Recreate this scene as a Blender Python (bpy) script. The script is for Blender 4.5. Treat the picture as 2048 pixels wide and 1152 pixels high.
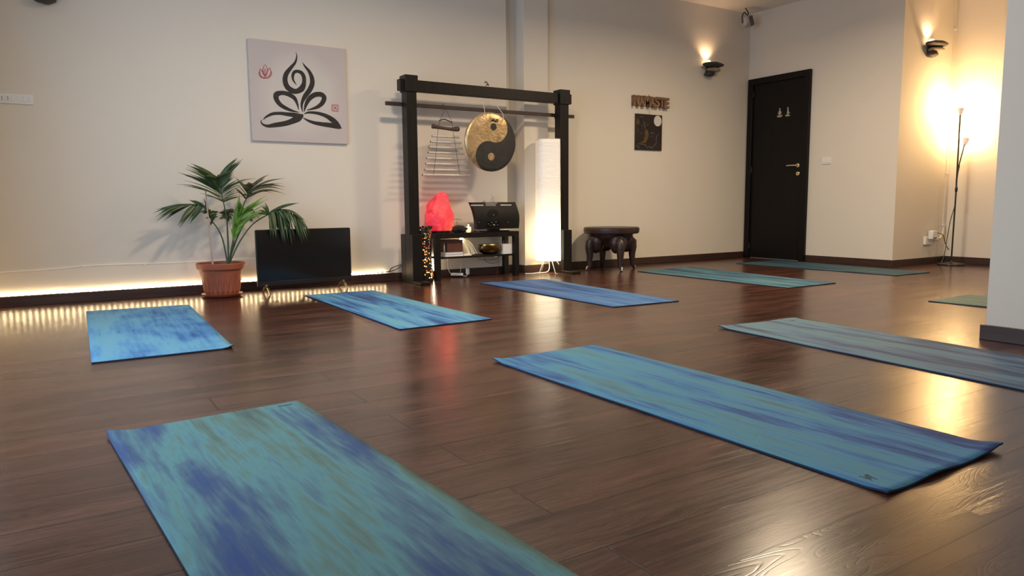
import bpy, math, random
from mathutils import Vector, Matrix, Euler, noise as mnoise
random.seed(7)
PI = math.pi
for o in list(bpy.data.objects): bpy.data.objects.remove(o)
sc = bpy.context.scene
COL = sc.collection

# ------------------------------------------------------------------ camera
FPX, PITCH, ROLL, CAMH, YAW = 1445.744, 0.1149563, -0.0083718, 0.715588, math.radians(32.5)
_cp, _sp, _c, _s = math.cos(PITCH), math.sin(PITCH), math.cos(ROLL), math.sin(ROLL)
_fw = Vector((0, _cp, -_sp)); _up = Vector((0, _sp, _cp)); _r = Vector((1, 0, 0))
RZ = Matrix.Rotation(-YAW, 3, 'Z')
CR, CU, CF = RZ @ (_c*_r + _s*_up), RZ @ (-_s*_r + _c*_up), RZ @ _fw
cam = bpy.data.objects.new('camera', bpy.data.cameras.new('camera'))
COL.objects.link(cam); sc.camera = cam
cam.data.sensor_width = 36; cam.data.lens = FPX/2048*36; cam.data.clip_start = .02
M = Matrix((CR, CU, -CF)).transposed().to_4x4(); M.translation = Vector((0, 0, CAMH))
cam.matrix_world = M

# ------------------------------------------------------------------ world, lights, exposure
sc.view_settings.view_transform = 'Standard'; sc.view_settings.look = 'None'
sc.view_settings.gamma = 1; sc.view_settings.use_curve_mapping = False
sc.view_settings.exposure = 0.0
W = bpy.data.worlds.new('sky'); sc.world = W; W.use_nodes = True
W.node_tree.nodes['Background'].inputs[0].default_value = (.55, .72, 1, 1)
W.node_tree.nodes['Background'].inputs[1].default_value = 0.6

def light(name, kind, loc, power, color, size=.1, sizey=None, direction=None, spot=None, blend=.5, spread=None):
    l = bpy.data.lights.new(name, kind); l.energy = power; l.color = color
    if kind == 'AREA':
        l.size = size
        if sizey: l.shape = 'RECTANGLE'; l.size_y = sizey
        if spread: l.spread = spread
    elif kind in ('POINT', 'SPOT'): l.shadow_soft_size = size
    if kind == 'SPOT': l.spot_size = spot; l.spot_blend = blend
    o = bpy.data.objects.new(name, l); COL.objects.link(o); o.location = loc
    if direction is not None: o.rotation_euler = Vector(direction).to_track_quat('-Z', 'Y').to_euler()
    return o
DAY = (.66, .81, 1.0); WARM = (1.0, .74, .46)
light('window_daylight', 'AREA', (-.66, 3.1, 1.35), 80, DAY, 3.4, 2.2, (1, 0.1, -.12))
light('rear_daylight', 'AREA', (1.8, -2.38, 1.5), 22, DAY, 3.6, 2.0, (0.25, 1, -.1))
for x, y, e in ((2.3, 4.0, 58), (5.4, 3.9, 76), (3.4, .6, 2), (7.0, 1.4, 36)):
    light('ceiling_lamp_glow', 'AREA', (x, y, 3.02), e, (1.0, .79, .54), .34, None, (0, 0, -1), spread=math.radians(165))

# ------------------------------------------------------------------ pixel to world
def ray(u, v): return CR*((u-1024)/FPX) + CU*(-(v-576)/FPX) + CF
O = Vector((0, 0, CAMH))
def FL(u, v, z=0.0): q = ray(u, v); return O + q*((z-CAMH)/q.z)
def YP(u, v, y): q = ray(u, v); return O + q*(y/q.y)
def XP(u, v, x): q = ray(u, v); return O + q*(x/q.x)

# ------------------------------------------------------------------ materials
def mat(name, col=(.8, .8, .8), rough=.5, metal=0, emit=None, es=0, spec=.5, coat=0):
    m = bpy.data.materials.new(name); m.use_nodes = True
    b = m.node_tree.nodes['Principled BSDF']
    b.inputs['Base Color'].default_value = (*col, 1); b.inputs['Roughness'].default_value = rough
    b.inputs['Metallic'].default_value = metal; b.inputs['Specular IOR Level'].default_value = spec
    b.inputs['Coat Weight'].default_value = coat
    if emit: b.inputs['Emission Color'].default_value = (*emit, 1); b.inputs['Emission Strength'].default_value = es
    return m
class G:
    """small node-graph helper"""
    def __init__(s, m): s.t = m.node_tree; s.b = s.t.nodes['Principled BSDF']
    def n(s, kind, **kw):
        nd = s.t.nodes.new('ShaderNode'+kind); ins = kw.pop('ins', {})
        for k, v in kw.items(): setattr(nd, k, v)
        for k, v in ins.items():
            if isinstance(v, bpy.types.NodeSocket): s.t.links.new(v, nd.inputs[k])
            else: nd.inputs[k].default_value = v
        return nd
    def link(s, a, b): s.t.links.new(a, b)
    def coord(s, which='Object', scale=(1, 1, 1), loc=(0, 0, 0), rot=(0, 0, 0)):
        c = s.n('TexCoord')
        return s.n('Mapping', ins={'Vector': c.outputs[which], 'Scale': scale, 'Location': loc, 'Rotation': rot}).outputs[0]
    def noise(s, vec, scale=5, detail=4, rough=.55, dist=0):
        return s.n('TexNoise', ins={'Vector': vec, 'Scale': scale, 'Detail': detail, 'Roughness': rough, 'Distortion': dist}).outputs[0]
    def ramp(s, fac, stops, interp='LINEAR'):
        r = s.n('ValToRGB', ins={'Fac': fac}); cr = r.color_ramp; cr.interpolation = interp
        while len(cr.elements) < len(stops): cr.elements.new(.5)
        for e, (p, c) in zip(cr.elements, stops):
            e.position = p; e.color = (*c, 1) if len(c) == 3 else c
        return r.outputs[0]
    def math(s, op, a, b=0.0, c=None):
        ins = {0: a, 1: b}
        if c is not None: ins[2] = c
        return s.n('Math', operation=op, ins=ins).outputs[0]
    def mix(s, f, a, b, bt='MIX'):
        nd = s.n('Mix', data_type='RGBA', blend_type=bt)
        for i, v in ((0, f), (6, a), (7, b)):
            if isinstance(v, bpy.types.NodeSocket): s.t.links.new(v, nd.inputs[i])
            else: nd.inputs[i].default_value = (*v, 1) if isinstance(v, tuple) and len(v) == 3 else v
        return nd.outputs[2]
    def bump(s, h, strength=.2, dist=.01, normal=None):
        ins = {'Height': h, 'Strength': strength, 'Distance': dist}
        if normal is not None: ins['Normal'] = normal
        return s.n('Bump', ins=ins).outputs[0]
    def set(s, **kw):
        for k, v in kw.items(): s.link(v, s.b.inputs[k.replace('_', ' ')])
def g3(v): return (v, v, v)

def noisy(name, c1, c2, scale=8, rough=.5, bump=.1, bscale=None, metal=0, spec=.5, stretch=(1, 1, 1), detail=5, coat=0):
    m = mat(name, c1, rough, metal, spec=spec, coat=coat); g = G(m); v = g.coord('Object', stretch)
    n = g.noise(v, scale, detail)
    g.set(Base_Color=g.ramp(n, [(.35, c1), (.68, c2)]))
    if bump: g.set(Normal=g.bump(g.noise(v, bscale or scale*3, 4), bump, .004))
    return m

def wall_paint(name, c):
    m = mat(name, c, .75, spec=.25); g = G(m); v = g.coord()
    n = g.noise(v, 1.3, 3)
    g.set(Base_Color=g.mix(g.ramp(n, [(.4, g3(0)), (.6, g3(1))]), tuple(x*.985 for x in c), c), Normal=g.bump(g.noise(v, 90, 4), .12, .002))
    return m
M_WALL = wall_paint('cream_wall_paint', (.76, .70, .61))
M_CEIL = wall_paint('ceiling_paint', (.78, .73, .66))

def floor_mat():
    m = mat('dark_walnut_planks', (.08, .04, .03), .3); g = G(m)
    v = g.coord('Object', (1, 1, 1), (.35, .045, 0))
    br = g.n('TexBrick', offset=.37, offset_frequency=2, squash=1, ins={'Vector': v, 'Color1': (0, 0, 0, 1), 'Color2': (1, 1, 1, 1), 'Mortar': (.5, .5, .5, 1), 'Scale': 1, 'Mortar Size': .0022, 'Mortar Smooth': .3, 'Bias': 0, 'Brick Width': 1.29, 'Row Height': .1935})
    rnd = g.n('SeparateColor', ins={0: br.outputs['Color']}).outputs[0]
    off = g.n('CombineXYZ', ins={0: g.math('MULTIPLY', rnd, 37.0), 1: g.math('MULTIPLY', rnd, 91.0), 2: g.math('MULTIPLY', rnd, 13.0)}).outputs[0]
    vv = g.n('VectorMath', operation='ADD', ins={0: v, 1: off}).outputs[0]
    vs = g.n('Mapping', ins={'Vector': vv, 'Scale': (1.0, 7.5, 1)}).outputs[0]
    broad = g.noise(vs, 1.5, 2, .45, .4)                      # cathedral field
    rings = g.math('FRACT', g.math('MULTIPLY', g.math('ADD', broad, g.math('MULTIPLY', g.noise(vs, 9, 2), .012)), 30.0))
    rings = g.math('PINGPONG', g.math('MULTIPLY', rings, 2.0), 1.0)
    vf = g.n('Mapping', ins={'Vector': vv, 'Scale': (3.0, 70, 1)}).outputs[0]
    fine = g.noise(vf, 1.6, 5, .6)
    vb = g.n('Mapping', ins={'Vector': vv, 'Scale': (1.2, 6, 1)}).outputs[0]
    blot = g.noise(vb, 1.4, 4, .55)
    mask = g.ramp(g.noise(g.n('Mapping', ins={'Vector': vv, 'Scale': (.9, 3.2, 1)}).outputs[0], 1.1, 2), [(.44, g3(.12)), (.58, g3(1))])
    line = g.ramp(rings, [(.0, g3(0)), (.42, g3(1))])
    tone = g.math('ADD', g.math('MULTIPLY', fine, .35), g.math('ADD', g.math('MULTIPLY', blot, .62), g.math('MULTIPLY', rings, .07)))
    col = g.ramp(tone, [(.33, (.026, .0095, .006)), (.5, (.066, .0250, .0158)), (.62, (.102, .041, .026)), (.75, (.150, .066, .042))])
    tint = g.ramp(rnd, [(0, (.82, .82, .84)), (1, (1.16, 1.1, 1.08))])
    col = g.mix(1.0, col, tint, 'MULTIPLY')
    col = g.mix(g.math('MULTIPLY', g.math('MULTIPLY', g.math('SUBTRACT', 1.0, line), mask), .5), col, (.014, .006, .004))
    col = g.mix(br.outputs['Fac'], col, (.006, .003, .0025))
    rgh = g.ramp(g.math('ADD', g.math('MULTIPLY', fine, .5), g.math('MULTIPLY', blot, .5)), [(.3, g3(.19)), (.7, g3(.28))])
    h = g.math('ADD', g.math('MULTIPLY', g.math('MULTIPLY', line, mask), .8), g.math('MULTIPLY', fine, .10))
    nrm = g.bump(h, .20, .0006)
    nrm = g.bump(g.math('SUBTRACT', 1.0, br.outputs['Fac']), .8, .002, nrm)
    g.set(Base_Color=col, Roughness=rgh, Normal=nrm)
    m.node_tree.nodes['Principled BSDF'].inputs['Specular IOR Level'].default_value = .66
    return m
M_FLOOR = floor_mat()
M_BASE = noisy('dark_wood_skirting', (.035, .017, .013), (.06, .03, .022), 3, .4, .1, stretch=(1, 1, 12))
M_DOOR = noisy('espresso_door_veneer', (.0045, .0033, .003), (.007, .005, .0045), 3, .45, .04, stretch=(12, 12, 1), spec=.22)
M_BLACKWOOD = noisy('black_stained_wood', (.006, .0048, .0045), (.011, .008, .007), 4, .42, .10, stretch=(6, 6, 1), spec=.3)
M_BROWNBAR = noisy('dark_brown_wood', (.03, .018, .013), (.05, .028, .02), 6, .5, .1)
M_BLACK = mat('black_plastic', (.01, .01, .011), .35)
M_BLACKMAT = mat('matt_black', (.012, .012, .012), .6)
M_GLOSS = mat('glossy_black_screen', (.006, .006, .007), .12)
M_STEEL = noisy('brushed_steel', (.55, .54, .52), (.7, .69, .66), 20, .28, .05, metal=1)
M_GOLDISH = mat('polished_dark_brass', (.45, .36, .18), .22, 1)
M_WHITEPL = mat('white_plastic', (.8, .79, .76), .4)
M_PAPERW = noisy('white_paper', (.78, .76, .72), (.85, .83, .8), 5, .8, .05)
M_CORD = mat('pale_cord', (.62, .52, .44), .8)
M_DARKCORD = mat('dark_cord', (.03, .025, .02), .7)

# ------------------------------------------------------------------ mesh builder
class MB:
    def __init__(s): s.v = []; s.f = []; s.uv = None
    def add(s, vs, fs):
        o = len(s.v); s.v += [Vector(a) for a in vs]; s.f += [tuple(i+o for i in f) for f in fs]; return s
    def box(s, x0, x1, y0, y1, z0, z1, R=None, c=None):
        vs = [Vector((x, y, z)) for z in (z0, z1) for y in (y0, y1) for x in (x0, x1)]
        if R is not None:
            c = Vector(c) if c is not None else Vector(((x0+x1)/2, (y0+y1)/2, (z0+z1)/2)); vs = [c + R @ (a-c) for a in vs]
        return s.add(vs, [(0, 2, 3, 1), (4, 5, 7, 6), (0, 1, 5, 4), (2, 6, 7, 3), (0, 4, 6, 2), (1, 3, 7, 5)])
    def lathe(s, prof, c=(0, 0, 0), n=40, sx=1, sy=1, R=None, wob=None, caps=True):
        """prof list of (r, z)"""
        vs = []; c = Vector(c)
        for j, (r, z) in enumerate(prof):
            for i in range(n):
                a = 2*PI*i/n; rr = r*(wob(a, z) if wob else 1)
                p = Vector((rr*math.cos(a)*sx, rr*math.sin(a)*sy, z))
                if R is not None: p = R @ p
                vs.append(c+p)
        fs = [(j*n+i, j*n+(i+1) % n, (j+1)*n+(i+1) % n, (j+1)*n+i) for j in range(len(prof)-1) for i in range(n)]
        if caps:
            if prof[0][0] > 1e-5: fs.append(tuple(range(n))[::-1])
            if prof[-1][0] > 1e-5: fs.append(tuple((len(prof)-1)*n+i for i in range(n)))
        return s.add(vs, fs)
    def tube(s, pts, r, n=8, closed=False, flat=None):
        pts = [Vector(p) for p in pts]; m = len(pts); rs = r if isinstance(r, (list, tuple)) else [r]*m
        vs = []; up = None
        for i, p in enumerate(pts):
            t = (pts[(i+1) % m] - pts[i-1]) if closed else (pts[min(i+1, m-1)] - pts[max(i-1, 0)])
            if t.length < 1e-9: t = Vector((0, 0, 1))
            t.normalize()
            if up is None: up = t.orthogonal().normalized() if flat is None else Vector(flat)
            up = (up - t*up.dot(t)); up = up.normalized() if up.length > 1e-6 else t.orthogonal().normalized()
            b = t.cross(up)
            for k in range(n):
                a = 2*PI*k/n; vs.append(p + (up*math.cos(a) + b*math.sin(a))*rs[i])
        fs = []
        for i in range(m if closed else m-1):
            j = (i+1) % m
            for k in range(n): fs.append((i*n+k, i*n+(k+1) % n, j*n+(k+1) % n, j*n+k))
        if not closed: fs += [tuple(range(n))[::-1], tuple((m-1)*n+k for k in range(n))]
        return s.add(vs, fs)
    def blob(s, c, r, n=20, m=12, amp=.0, seed=0, R=None, freq=1.6):
        c = Vector(c); vs = []
        for j in range(m+1):
            th = PI*j/m
            for i in range(n):
                a = 2*PI*i/n; d = Vector((math.sin(th)*math.cos(a), math.sin(th)*math.sin(a), math.cos(th)))
                k = 1+amp*mnoise.noise(d*freq+Vector((seed, seed*1.7, seed*.3))); p = Vector((d.x*r[0]*k, d.y*r[1]*k, d.z*r[2]*k))
                vs.append(c + (R @ p if R is not None else p))
        return s.add(vs, [(j*n+i, (j+1)*n+i, (j+1)*n+(i+1) % n, j*n+(i+1) % n) for j in range(m) for i in range(n)])
    def prism(s, poly, a, b):
        """poly: list of 3D points; extruded by vector b-a; points are offset from a"""
        n = len(poly); d = Vector(b)-Vector(a); P = [Vector(p) for p in poly]
        return s.add(P+[p+d for p in P], [tuple(range(n)), tuple(range(2*n-1, n-1, -1))]+[(i, (i+1) % n, (i+1) % n+n, i+n)[::-1] for i in range(n)])
    def ribbon(s, pts, ws, nrm=Vector((0, -1, 0)), th=.0006):
        """flat brush stroke with small thickness in the plane whose normal is nrm"""
        P = [Vector(p) for p in pts]; m = len(P); vs = []
        for i, p in enumerate(P):
            t = (P[min(i+1, m-1)]-P[max(i-1, 0)]).normalized(); b = t.cross(nrm).normalized()
            vs += [p-b*ws[i], p+b*ws[i], p+b*ws[i]+nrm*th, p-b*ws[i]+nrm*th]
        fs = []
        for i in range(m-1):
            for k in range(4): fs.append((i*4+k, i*4+(k+1) % 4, i*4+4+(k+1) % 4, i*4+4+k))
        fs += [(3, 2, 1, 0), tuple(m*4-4+k for k in range(4))]
        return s.add(vs, fs)
def cr(pts, n=6):
    """Catmull-Rom through tuples of any length"""
    out = []; m = len(pts)
    for i in range(m-1):
        p0, p1, p2, p3 = pts[max(i-1, 0)], pts[i], pts[i+1], pts[min(i+2, m-1)]
        for k in range(n):
            t = k/n
            out.append(tuple(.5*(2*b+(c-a)*t+(2*a-5*b+4*c-d)*t*t+(3*b-a-3*c+d)*t**3) for a, b, c, d in zip(p0, p1, p2, p3)))
    out.append(tuple(pts[-1])); return out

def wloc(o):
    p = Vector((0, 0, 0))
    while o is not None: p += o.location; o = o.parent
    return p
def obj(name, mb, m, parent=None, bevel=0, smooth=True, origin=None, segs=2, uvs=None, sharp=35):
    """links a mesh given in world coordinates as ONE object"""
    if origin is None:
        if parent is not None: origin = wloc(parent)
        else:
            xs = [v.x for v in mb.v]; ys = [v.y for v in mb.v]; zs = [v.z for v in mb.v]
            origin = Vector(((min(xs)+max(xs))/2, (min(ys)+max(ys))/2, min(zs)))
    origin = Vector(origin)
    me = bpy.data.meshes.new(name); me.from_pydata([v-origin for v in mb.v], [], mb.f); me.update()
    if smooth:
        for p in me.polygons: p.use_smooth = True
        me.set_sharp_from_angle(angle=math.radians(sharp))
    o = bpy.data.objects.new(name, me); COL.objects.link(o); me.materials.append(m)
    if parent is not None: o.parent = parent; o.location = origin-wloc(parent)
    else: o.location = origin
    if bevel:
        b = o.modifiers.new('bevel', 'BEVEL'); b.width = bevel; b.segments = segs; b.limit_method = 'ANGLE'; b.angle_limit = math.radians(40)
    return o
def tag(o, label, cat, group=None):
    o['label'] = label; o['category'] = cat
    if group: o['group'] = group
    return o
def thing(name, label, cat, loc, group=None):
    o = bpy.data.objects.new(name, None); COL.objects.link(o); o.location = loc; o.empty_display_size = .05
    return tag(o, label, cat, group)
def struct(name, mb, m, bevel=0, parent=None, **k):
    o = obj(name, mb, m, parent, bevel, **k)
    if parent is None: o['kind'] = 'structure'
    return o
def fixn(o):
    import bmesh
    bm = bmesh.new(); bm.from_mesh(o.data); bmesh.ops.recalc_face_normals(bm, faces=bm.faces); bm.to_mesh(o.data); bm.free(); return o
def copy_tree(o, parent=None):
    c = o.copy(); COL.objects.link(c); c.parent = parent
    for ch in [x for x in bpy.data.objects if x.parent == o]: copy_tree(ch, c)
    return c

# ================================================================== SETTING
H = 3.10; YB = 6.40; XL = -.42; XD = 7.72; YA = 4.40; XE = 8.79; YR = -2.5
struct('floor', MB().box(XL-.2, XE+.2, YR-.2, YB+.5, -.12, 0), M_FLOOR, origin=(0, 0, 0))
struct('ceiling', MB().box(XL-.2, XE+.2, YR-.2, YB+.5, H, H+.12), M_CEIL)
CX0, CX1, CX2, CYF, CYR = 4.03, 4.205, 4.505, 6.34, 6.51     # recess and pilaster beside it
struct('wall_back', MB().box(XL-.2, CX0, YB, YB+.5, 0, H).box(CX0, CX1, CYR, YB+.5, 0, H).box(CX2, XD, YB, YB+.5, 0, H).box(CX1, CX2, CYF, YB+.5, 0, H), M_WALL, smooth=False)
struct('wall_door', MB().box(XD, XD+.3, YA+.15, YB+.5, 0, H), M_WALL, smooth=False)
struct('wall_alcove', MB().box(XD, XE, YA, YA+.15, 0, H), M_WALL, smooth=False)
struct('wall_right', MB().box(XE, XE+.2, YR-.2, YA+.15, 0, H), M_WALL, smooth=False)
PX, PY = 4.052, 1.80
struct('wall_pillar', MB().box(PX, PX+.55, PY-.9, PY, 0, H), M_WALL, bevel=.004)
# left wall with a wide window opening, outside the photo's frame
struct('wall_left', MB().box(XL-.2, XL, YR, 1.4, 0, H).box(XL-.2, XL, 5.0, YB, 0, H).box(XL-.2, XL, 1.4, 5.0, 0, .2).box(XL-.2, XL, 1.4, 5.0, 2.5, H), M_WALL, smooth=False)
struct('wall_rear', MB().box(XL-.2, XE+.2, YR-.2, YR, 0, H), M_WALL, smooth=False)
w = MB()
for y0, y1 in ((1.4, 1.46), (3.17, 3.23), (4.94, 5.0)): w.box(XL-.16, XL-.08, y0, y1, .2, 2.5)
for z0, z1 in ((.2, .26), (2.44, 2.5)): w.box(XL-.16, XL-.08, 1.46, 4.94, z0, z1)
struct('window_1', w, M_DOOR)
BH, BT = .078, .014
def skirting(name, segs):
    b = MB()
    for x0, x1, y0, y1 in segs: b.box(x0, x1, y0, y1, 0, BH)
    return struct(name, b, M_BASE, bevel=.003)
skirting('baseboard_back', [(XL, CX0, YB-BT, YB), (CX0, CX1-BT, CYR-BT, CYR)])
skirting('baseboard_pilaster', [(CX1-BT, CX1, CYF-BT, CYR), (CX1, CX2+BT, CYF-BT, CYF), (CX2, CX2+BT, CYF, YB)])
skirting('baseboard_back_right', [(CX2+BT, XD, YB-BT, YB)])
skirting('baseboard_door', [(XD-BT, XD, YA-BT, 5.475), (XD-BT, XD, 6.375, YB-BT)])
skirting('baseboard_alcove', [(XD, XE, YA-BT, YA)])
skirting('baseboard_right', [(XE-BT, XE, YR, YA-BT)])
skirting('baseboard_pillar', [(PX-.018, PX, PY-.9, PY+.018), (PX, PX+.55, PY, PY+.018)])

# ------------------------------------------------------------------ door
DY0, DY1, DT = 5.475, 6.375, 2.275
d = MB().box(XD-.02, XD+.0, DY0+.075, DY1-.075, .008, DT-.075)
door = struct('door_1', d, M_DOOR, bevel=.002)
fr = MB().box(XD-.045, XD, DY0, DY0+.075, 0, DT).box(XD-.045, XD, DY1-.075, DY1, 0, DT).box(XD-.045, XD, DY0+.075, DY1-.075, DT-.075, DT)
struct('door_frame', fr, M_DOOR, parent=door, bevel=.004)
hy, hz = DY0+.135, 1.16
hb = MB().lathe([(.024, 0), (.026, .003), (.024, .008), (.011, .010), (.011, .045), (0, .046)], (XD-.02, hy, hz), 24, R=Matrix.Rotation(-PI/2, 3, 'Y'))
hb.tube([(XD-.062, hy-.004, hz), (XD-.063, hy+.02, hz), (XD-.064, hy+.10, hz+.001), (XD-.062, hy+.135, hz)], [.010, .010, .009, .008], 12)
obj('door_handle', hb, mat('satin_brass', (.78, .68, .46), .3, 1), door)
kb = MB().lathe([(.024, 0), (.025, .004), (.021, .008), (.0, .008)], (XD-.02, hy, hz-.10), 24, R=Matrix.Rotation(-PI/2, 3, 'Y'))
ks = obj('keyhole_plate', kb, bpy.data.materials['satin_brass'], door)
obj('keyhole', MB().box(XD-.0285, XD-.0275, hy-.003, hy+.003, hz-.112, hz-.092), M_BLACKMAT, ks)
for z in (.12, 1.1, 2.05):
    obj('hinge', MB().tube([(XD-.03, DY1-.078, z), (XD-.03, DY1-.078, z+.07)], .006, 10), M_BLACK, door)
# meditating figures on the door
M_SILV = mat('matt_silver', (.50, .47, .38), .4, .6)
def door_figure(cy, cz, label, side):
    m = MB(); x = XD-.0215
    def pl(pts, n=1):
        m.prism([(x, cy-a, cz+b) for a, b in pts], (0, 0, 0), (-.004, 0, 0))
    ell = lambda a0, b0, ra, rb, n=20: [(a0+ra*math.cos(2*PI*i/n), b0+rb*math.sin(2*PI*i/n)) for i in range(n)]
    pl(ell(0, .058, .010, .012)); pl(ell(0, .073, .005, .005, 12))
    if not side:
        pl([(-.006, .046), (.006, .046), (.020, .032), (.026, .004), (.018, .004), (.013, .022), (.012, -.02), (-.012, -.02), (-.013, .022), (-.018, .004), (-.026, .004), (-.020, .032)])
        pl([(-.044, -.006), (-.030, -.014), (0, -.012), (.030, -.014), (.044, -.006), (.030, -.032), (0, -.036), (-.030, -.032)])
    else:
        pl([(-.005, .046), (.006, .046), (.014, .030), (.016, .012), (.034, .006), (.035, .001), (.012, .0), (.008, -.02), (-.012, -.02), (-.010, .02)])
        pl([(-.038, -.02), (-.02, -.016), (.01, -.016), (.036, -.022), (.036, -.028), (.008, -.036), (-.024, -.034)])
    return tag(fixn(obj('door_emblem', m, M_SILV, smooth=False)), label, 'sign', 'meditating figure emblems on the door')
p1 = XP(1562, 229, XD); p2 = XP(1578, 227, XD)
door_figure(p1.y, p1.z, 'small silver emblem of a figure meditating cross-legged facing front, on the dark door', False)
door_figure(p2.y, p2.z, 'small silver emblem of a slimmer seated figure, nearer the door handle side', True)

# ------------------------------------------------------------------ switches, sockets
def plate(name, label, cat, c, axis, w, h, holes=0, rockers=0):
    t = thing(name, label, cat, c)
    def bx(a0, a1, z0, z1, d0, d1):
        m = MB()
        if axis == 'Y': return m.box(c[0]+a0, c[0]+a1, c[1]-d1, c[1]-d0, c[2]+z0, c[2]+z1)
        return m.box(c[0]-d1, c[0]-d0, c[1]-a1, c[1]-a0, c[2]+z0, c[2]+z1)
    obj('cover_plate', bx(-w/2, w/2, -h/2, h/2, 0, .009), M_WHITEPL, t, bevel=.002)
    n = rockers+holes
    for k in range(n):
        a = -w/2+w*(k+.5)/n; hw = min(.0115, w/n*.38)
        q = obj('switch_rocker' if k >= holes else 'socket_insert', bx(a-hw, a+hw, -h*.29, h*.29, .009, .0125), M_WHITEPL, t, bevel=.001)
        if k < holes:
            for dz in (-.010, 0, .010): obj('socket_hole', bx(a-.003, a+.003, dz-.0025, dz+.0025, .0124, .0131), M_BLACKMAT, q)
    return t
ps = XP(1653.5, 321.5, XD)
plate('light_switch', 'small white light switch plate on the wall beside the dark door', 'switch', (XD, ps.y, ps.z), 'X', .115, .078, rockers=3)
pl_ = YP(33, 198, YB)
plate('socket_plate', 'wide white plate with sockets and switches at the far left of the back wall', 'socket', (pl_.x, YB, pl_.z), 'Y', .205, .07, holes=2, rockers=4)

# ------------------------------------------------------------------ LED strip with bulbs along the back wall
M_LED = mat('warm_white_led', (1, .95, .85), .4, emit=(1.0, .74, .42), es=60)
led = thing('led_strip_light', 'glowing warm LED strip running along the skirting of the back wall', 'light strip', (1.2, YB-.008, BH))
obj('strip_tape', MB().box(-.60, 2.66, YB-.013, YB-.003, BH, BH+.003), M_WHITEPL, led)
base_led = None
for k in range(82):
    x = 2.642-.0395*k
    if base_led is None:
        base_led = obj('led', MB().blob((0, 0, 0), (.0065, .0065, .0065), 10, 8), M_LED, led); base_led.location = (0, 0, 0)
        # mesh was stored relative to strip; recentre
        for v in base_led.data.vertices: v.co += wloc(led)
        o = base_led
    else: o = base_led.copy(); COL.objects.link(o); o.parent = led
    o.location = Vector((x, YB-.0105, BH+.010))-led.location
# cable along the wall
cb = [(-.70, .245), (-.35, .257), (.0, .266), (.20, .277), (.376, .279), (.7, .272), (.99, .272), (1.2, .274), (1.46, .277), (1.7, .27), (1.8, .2), (1.82, .095)]
cable = thing('wall_cable', 'thin pale cable clipped along the back wall above the glowing LED strip', 'cable', (.5, YB-.006, .27))
obj('wire', MB().tube([(a, YB-.005, b) for a, b in cr(cb, 5)], .0042, 6), M_WHITEPL, cable)
for a, b in ((.20, .277), (.62, .2735), (1.08, .273)):
    obj('cable_clip', MB().box(a-.006, a+.006, YB-.012, YB, b-.009, b+.009), M_WHITEPL, cable, bevel=.002)

# ------------------------------------------------------------------ canvas print
def CP(a, b, y): return YP(480+a/4.8, 60+b/4.8, y)
cx0, cx1, cz0, cz1, cyf = 1.487, 2.322, 1.268, 2.100, 6.372
m = mat('printed_canvas', (.6, .55, .55), .85, spec=.2); g = G(m); v = g.coord()
gr = g.noise(v, 60, 6, .7)
dist = g.n('VectorMath', operation='LENGTH', ins={0: g.coord('Object', (2.1, 0, 2.1), (0, 0, -.87))}).outputs['Value']
ff = g.math('ADD', dist, g.math('MULTIPLY', g.noise(v, 3, 4), .35))
g.set(Base_Color=g.mix(g.math('MULTIPLY', gr, .25), g.ramp(ff, [(.7, (.64, .595, .55)), (1.35, (.57, .505, .49))]), (.54, .49, .47)), Normal=g.bump(g.noise(v, 400, 2), .15, .001))
M_CANVAS = m
M_INK = noisy('black_ink', (.012, .010, .010), (.03, .025, .025), 40, .7, 0)
M_RED = mat('red_ink', (.38, .05, .07), .8)
cv = thing('canvas_picture', 'square pale canvas with a brush-stroke figure meditating, hung on the back wall', 'picture', ((cx0+cx1)/2, YB, cz0))
obj('canvas_panel', MB().box(cx0, cx1, cyf, YB-.002, cz0, cz1), M_CANVAS, cv, bevel=.003)
def stroke(name, lst, m_, parent, y=cyf, P=CP, n=7, k=1/4.8/205):
    mb = MB()
    for qi, pts in enumerate(lst):
        c = cr(pts, n); mb.ribbon([P(a, b, y) for a, b, w_ in c], [max(.0004, w_*k) for a, b, w_ in c], th=.0006+.00012*qi)
    return obj(name, mb, m_, parent, smooth=False)
k_ = 1/4.8/218
stroke('head_stroke', [[(535, 210, 1), (545, 250, 5), (530, 310, 10), (490, 360, 15), (445, 420, 20), (432, 480, 22), (450, 540, 24), (495, 580, 25), (545, 588, 22), (592, 562, 26), (614, 510, 19), (612, 450, 18), (590, 412, 17), (555, 397, 14), (525, 402, 14), (508, 430, 13), (508, 470, 10), (525, 505, 6), (545, 528, 1)]], M_INK, cv, k=k_)
stroke('body_stroke', [[(598, 310, 1), (625, 350, 9), (665, 400, 15), (690, 460, 20), (692, 520, 22), (665, 580, 22), (625, 635, 20), (600, 685, 14), (592, 730, 10), (602, 790, 2)]], M_INK, cv, k=k_)
stroke('arm_stroke', [[(562, 765, 3), (550, 710, 10), (520, 652, 18), (460, 615, 20), (400, 604, 19), (350, 620, 24), (350, 665, 22), (385, 715, 19), (440, 750, 16), (500, 775, 11), (570, 792, 2)]], M_INK, cv, k=k_)
stroke('arm_stroke', [[(615, 785, 3), (632, 720, 14), (665, 660, 20), (720, 622, 22), (780, 620, 22), (808, 650, 22), (790, 700, 20), (750, 735, 16), (700, 755, 10), (640, 770, 3)]], M_INK, cv, k=k_)
stroke('leg_stroke', [[(222, 862, 2), (250, 835, 8), (310, 806, 13), (380, 800, 14), (450, 808, 17), (520, 816, 20), (570, 822, 18), (608, 815, 6)],
                      [(608, 815, 6), (560, 845, 30), (490, 880, 24), (420, 900, 22), (340, 912, 20), (265, 922, 13), (218, 905, 8), (203, 882, 5), (207, 862, 2)]], M_INK, cv, k=k_)
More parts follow.
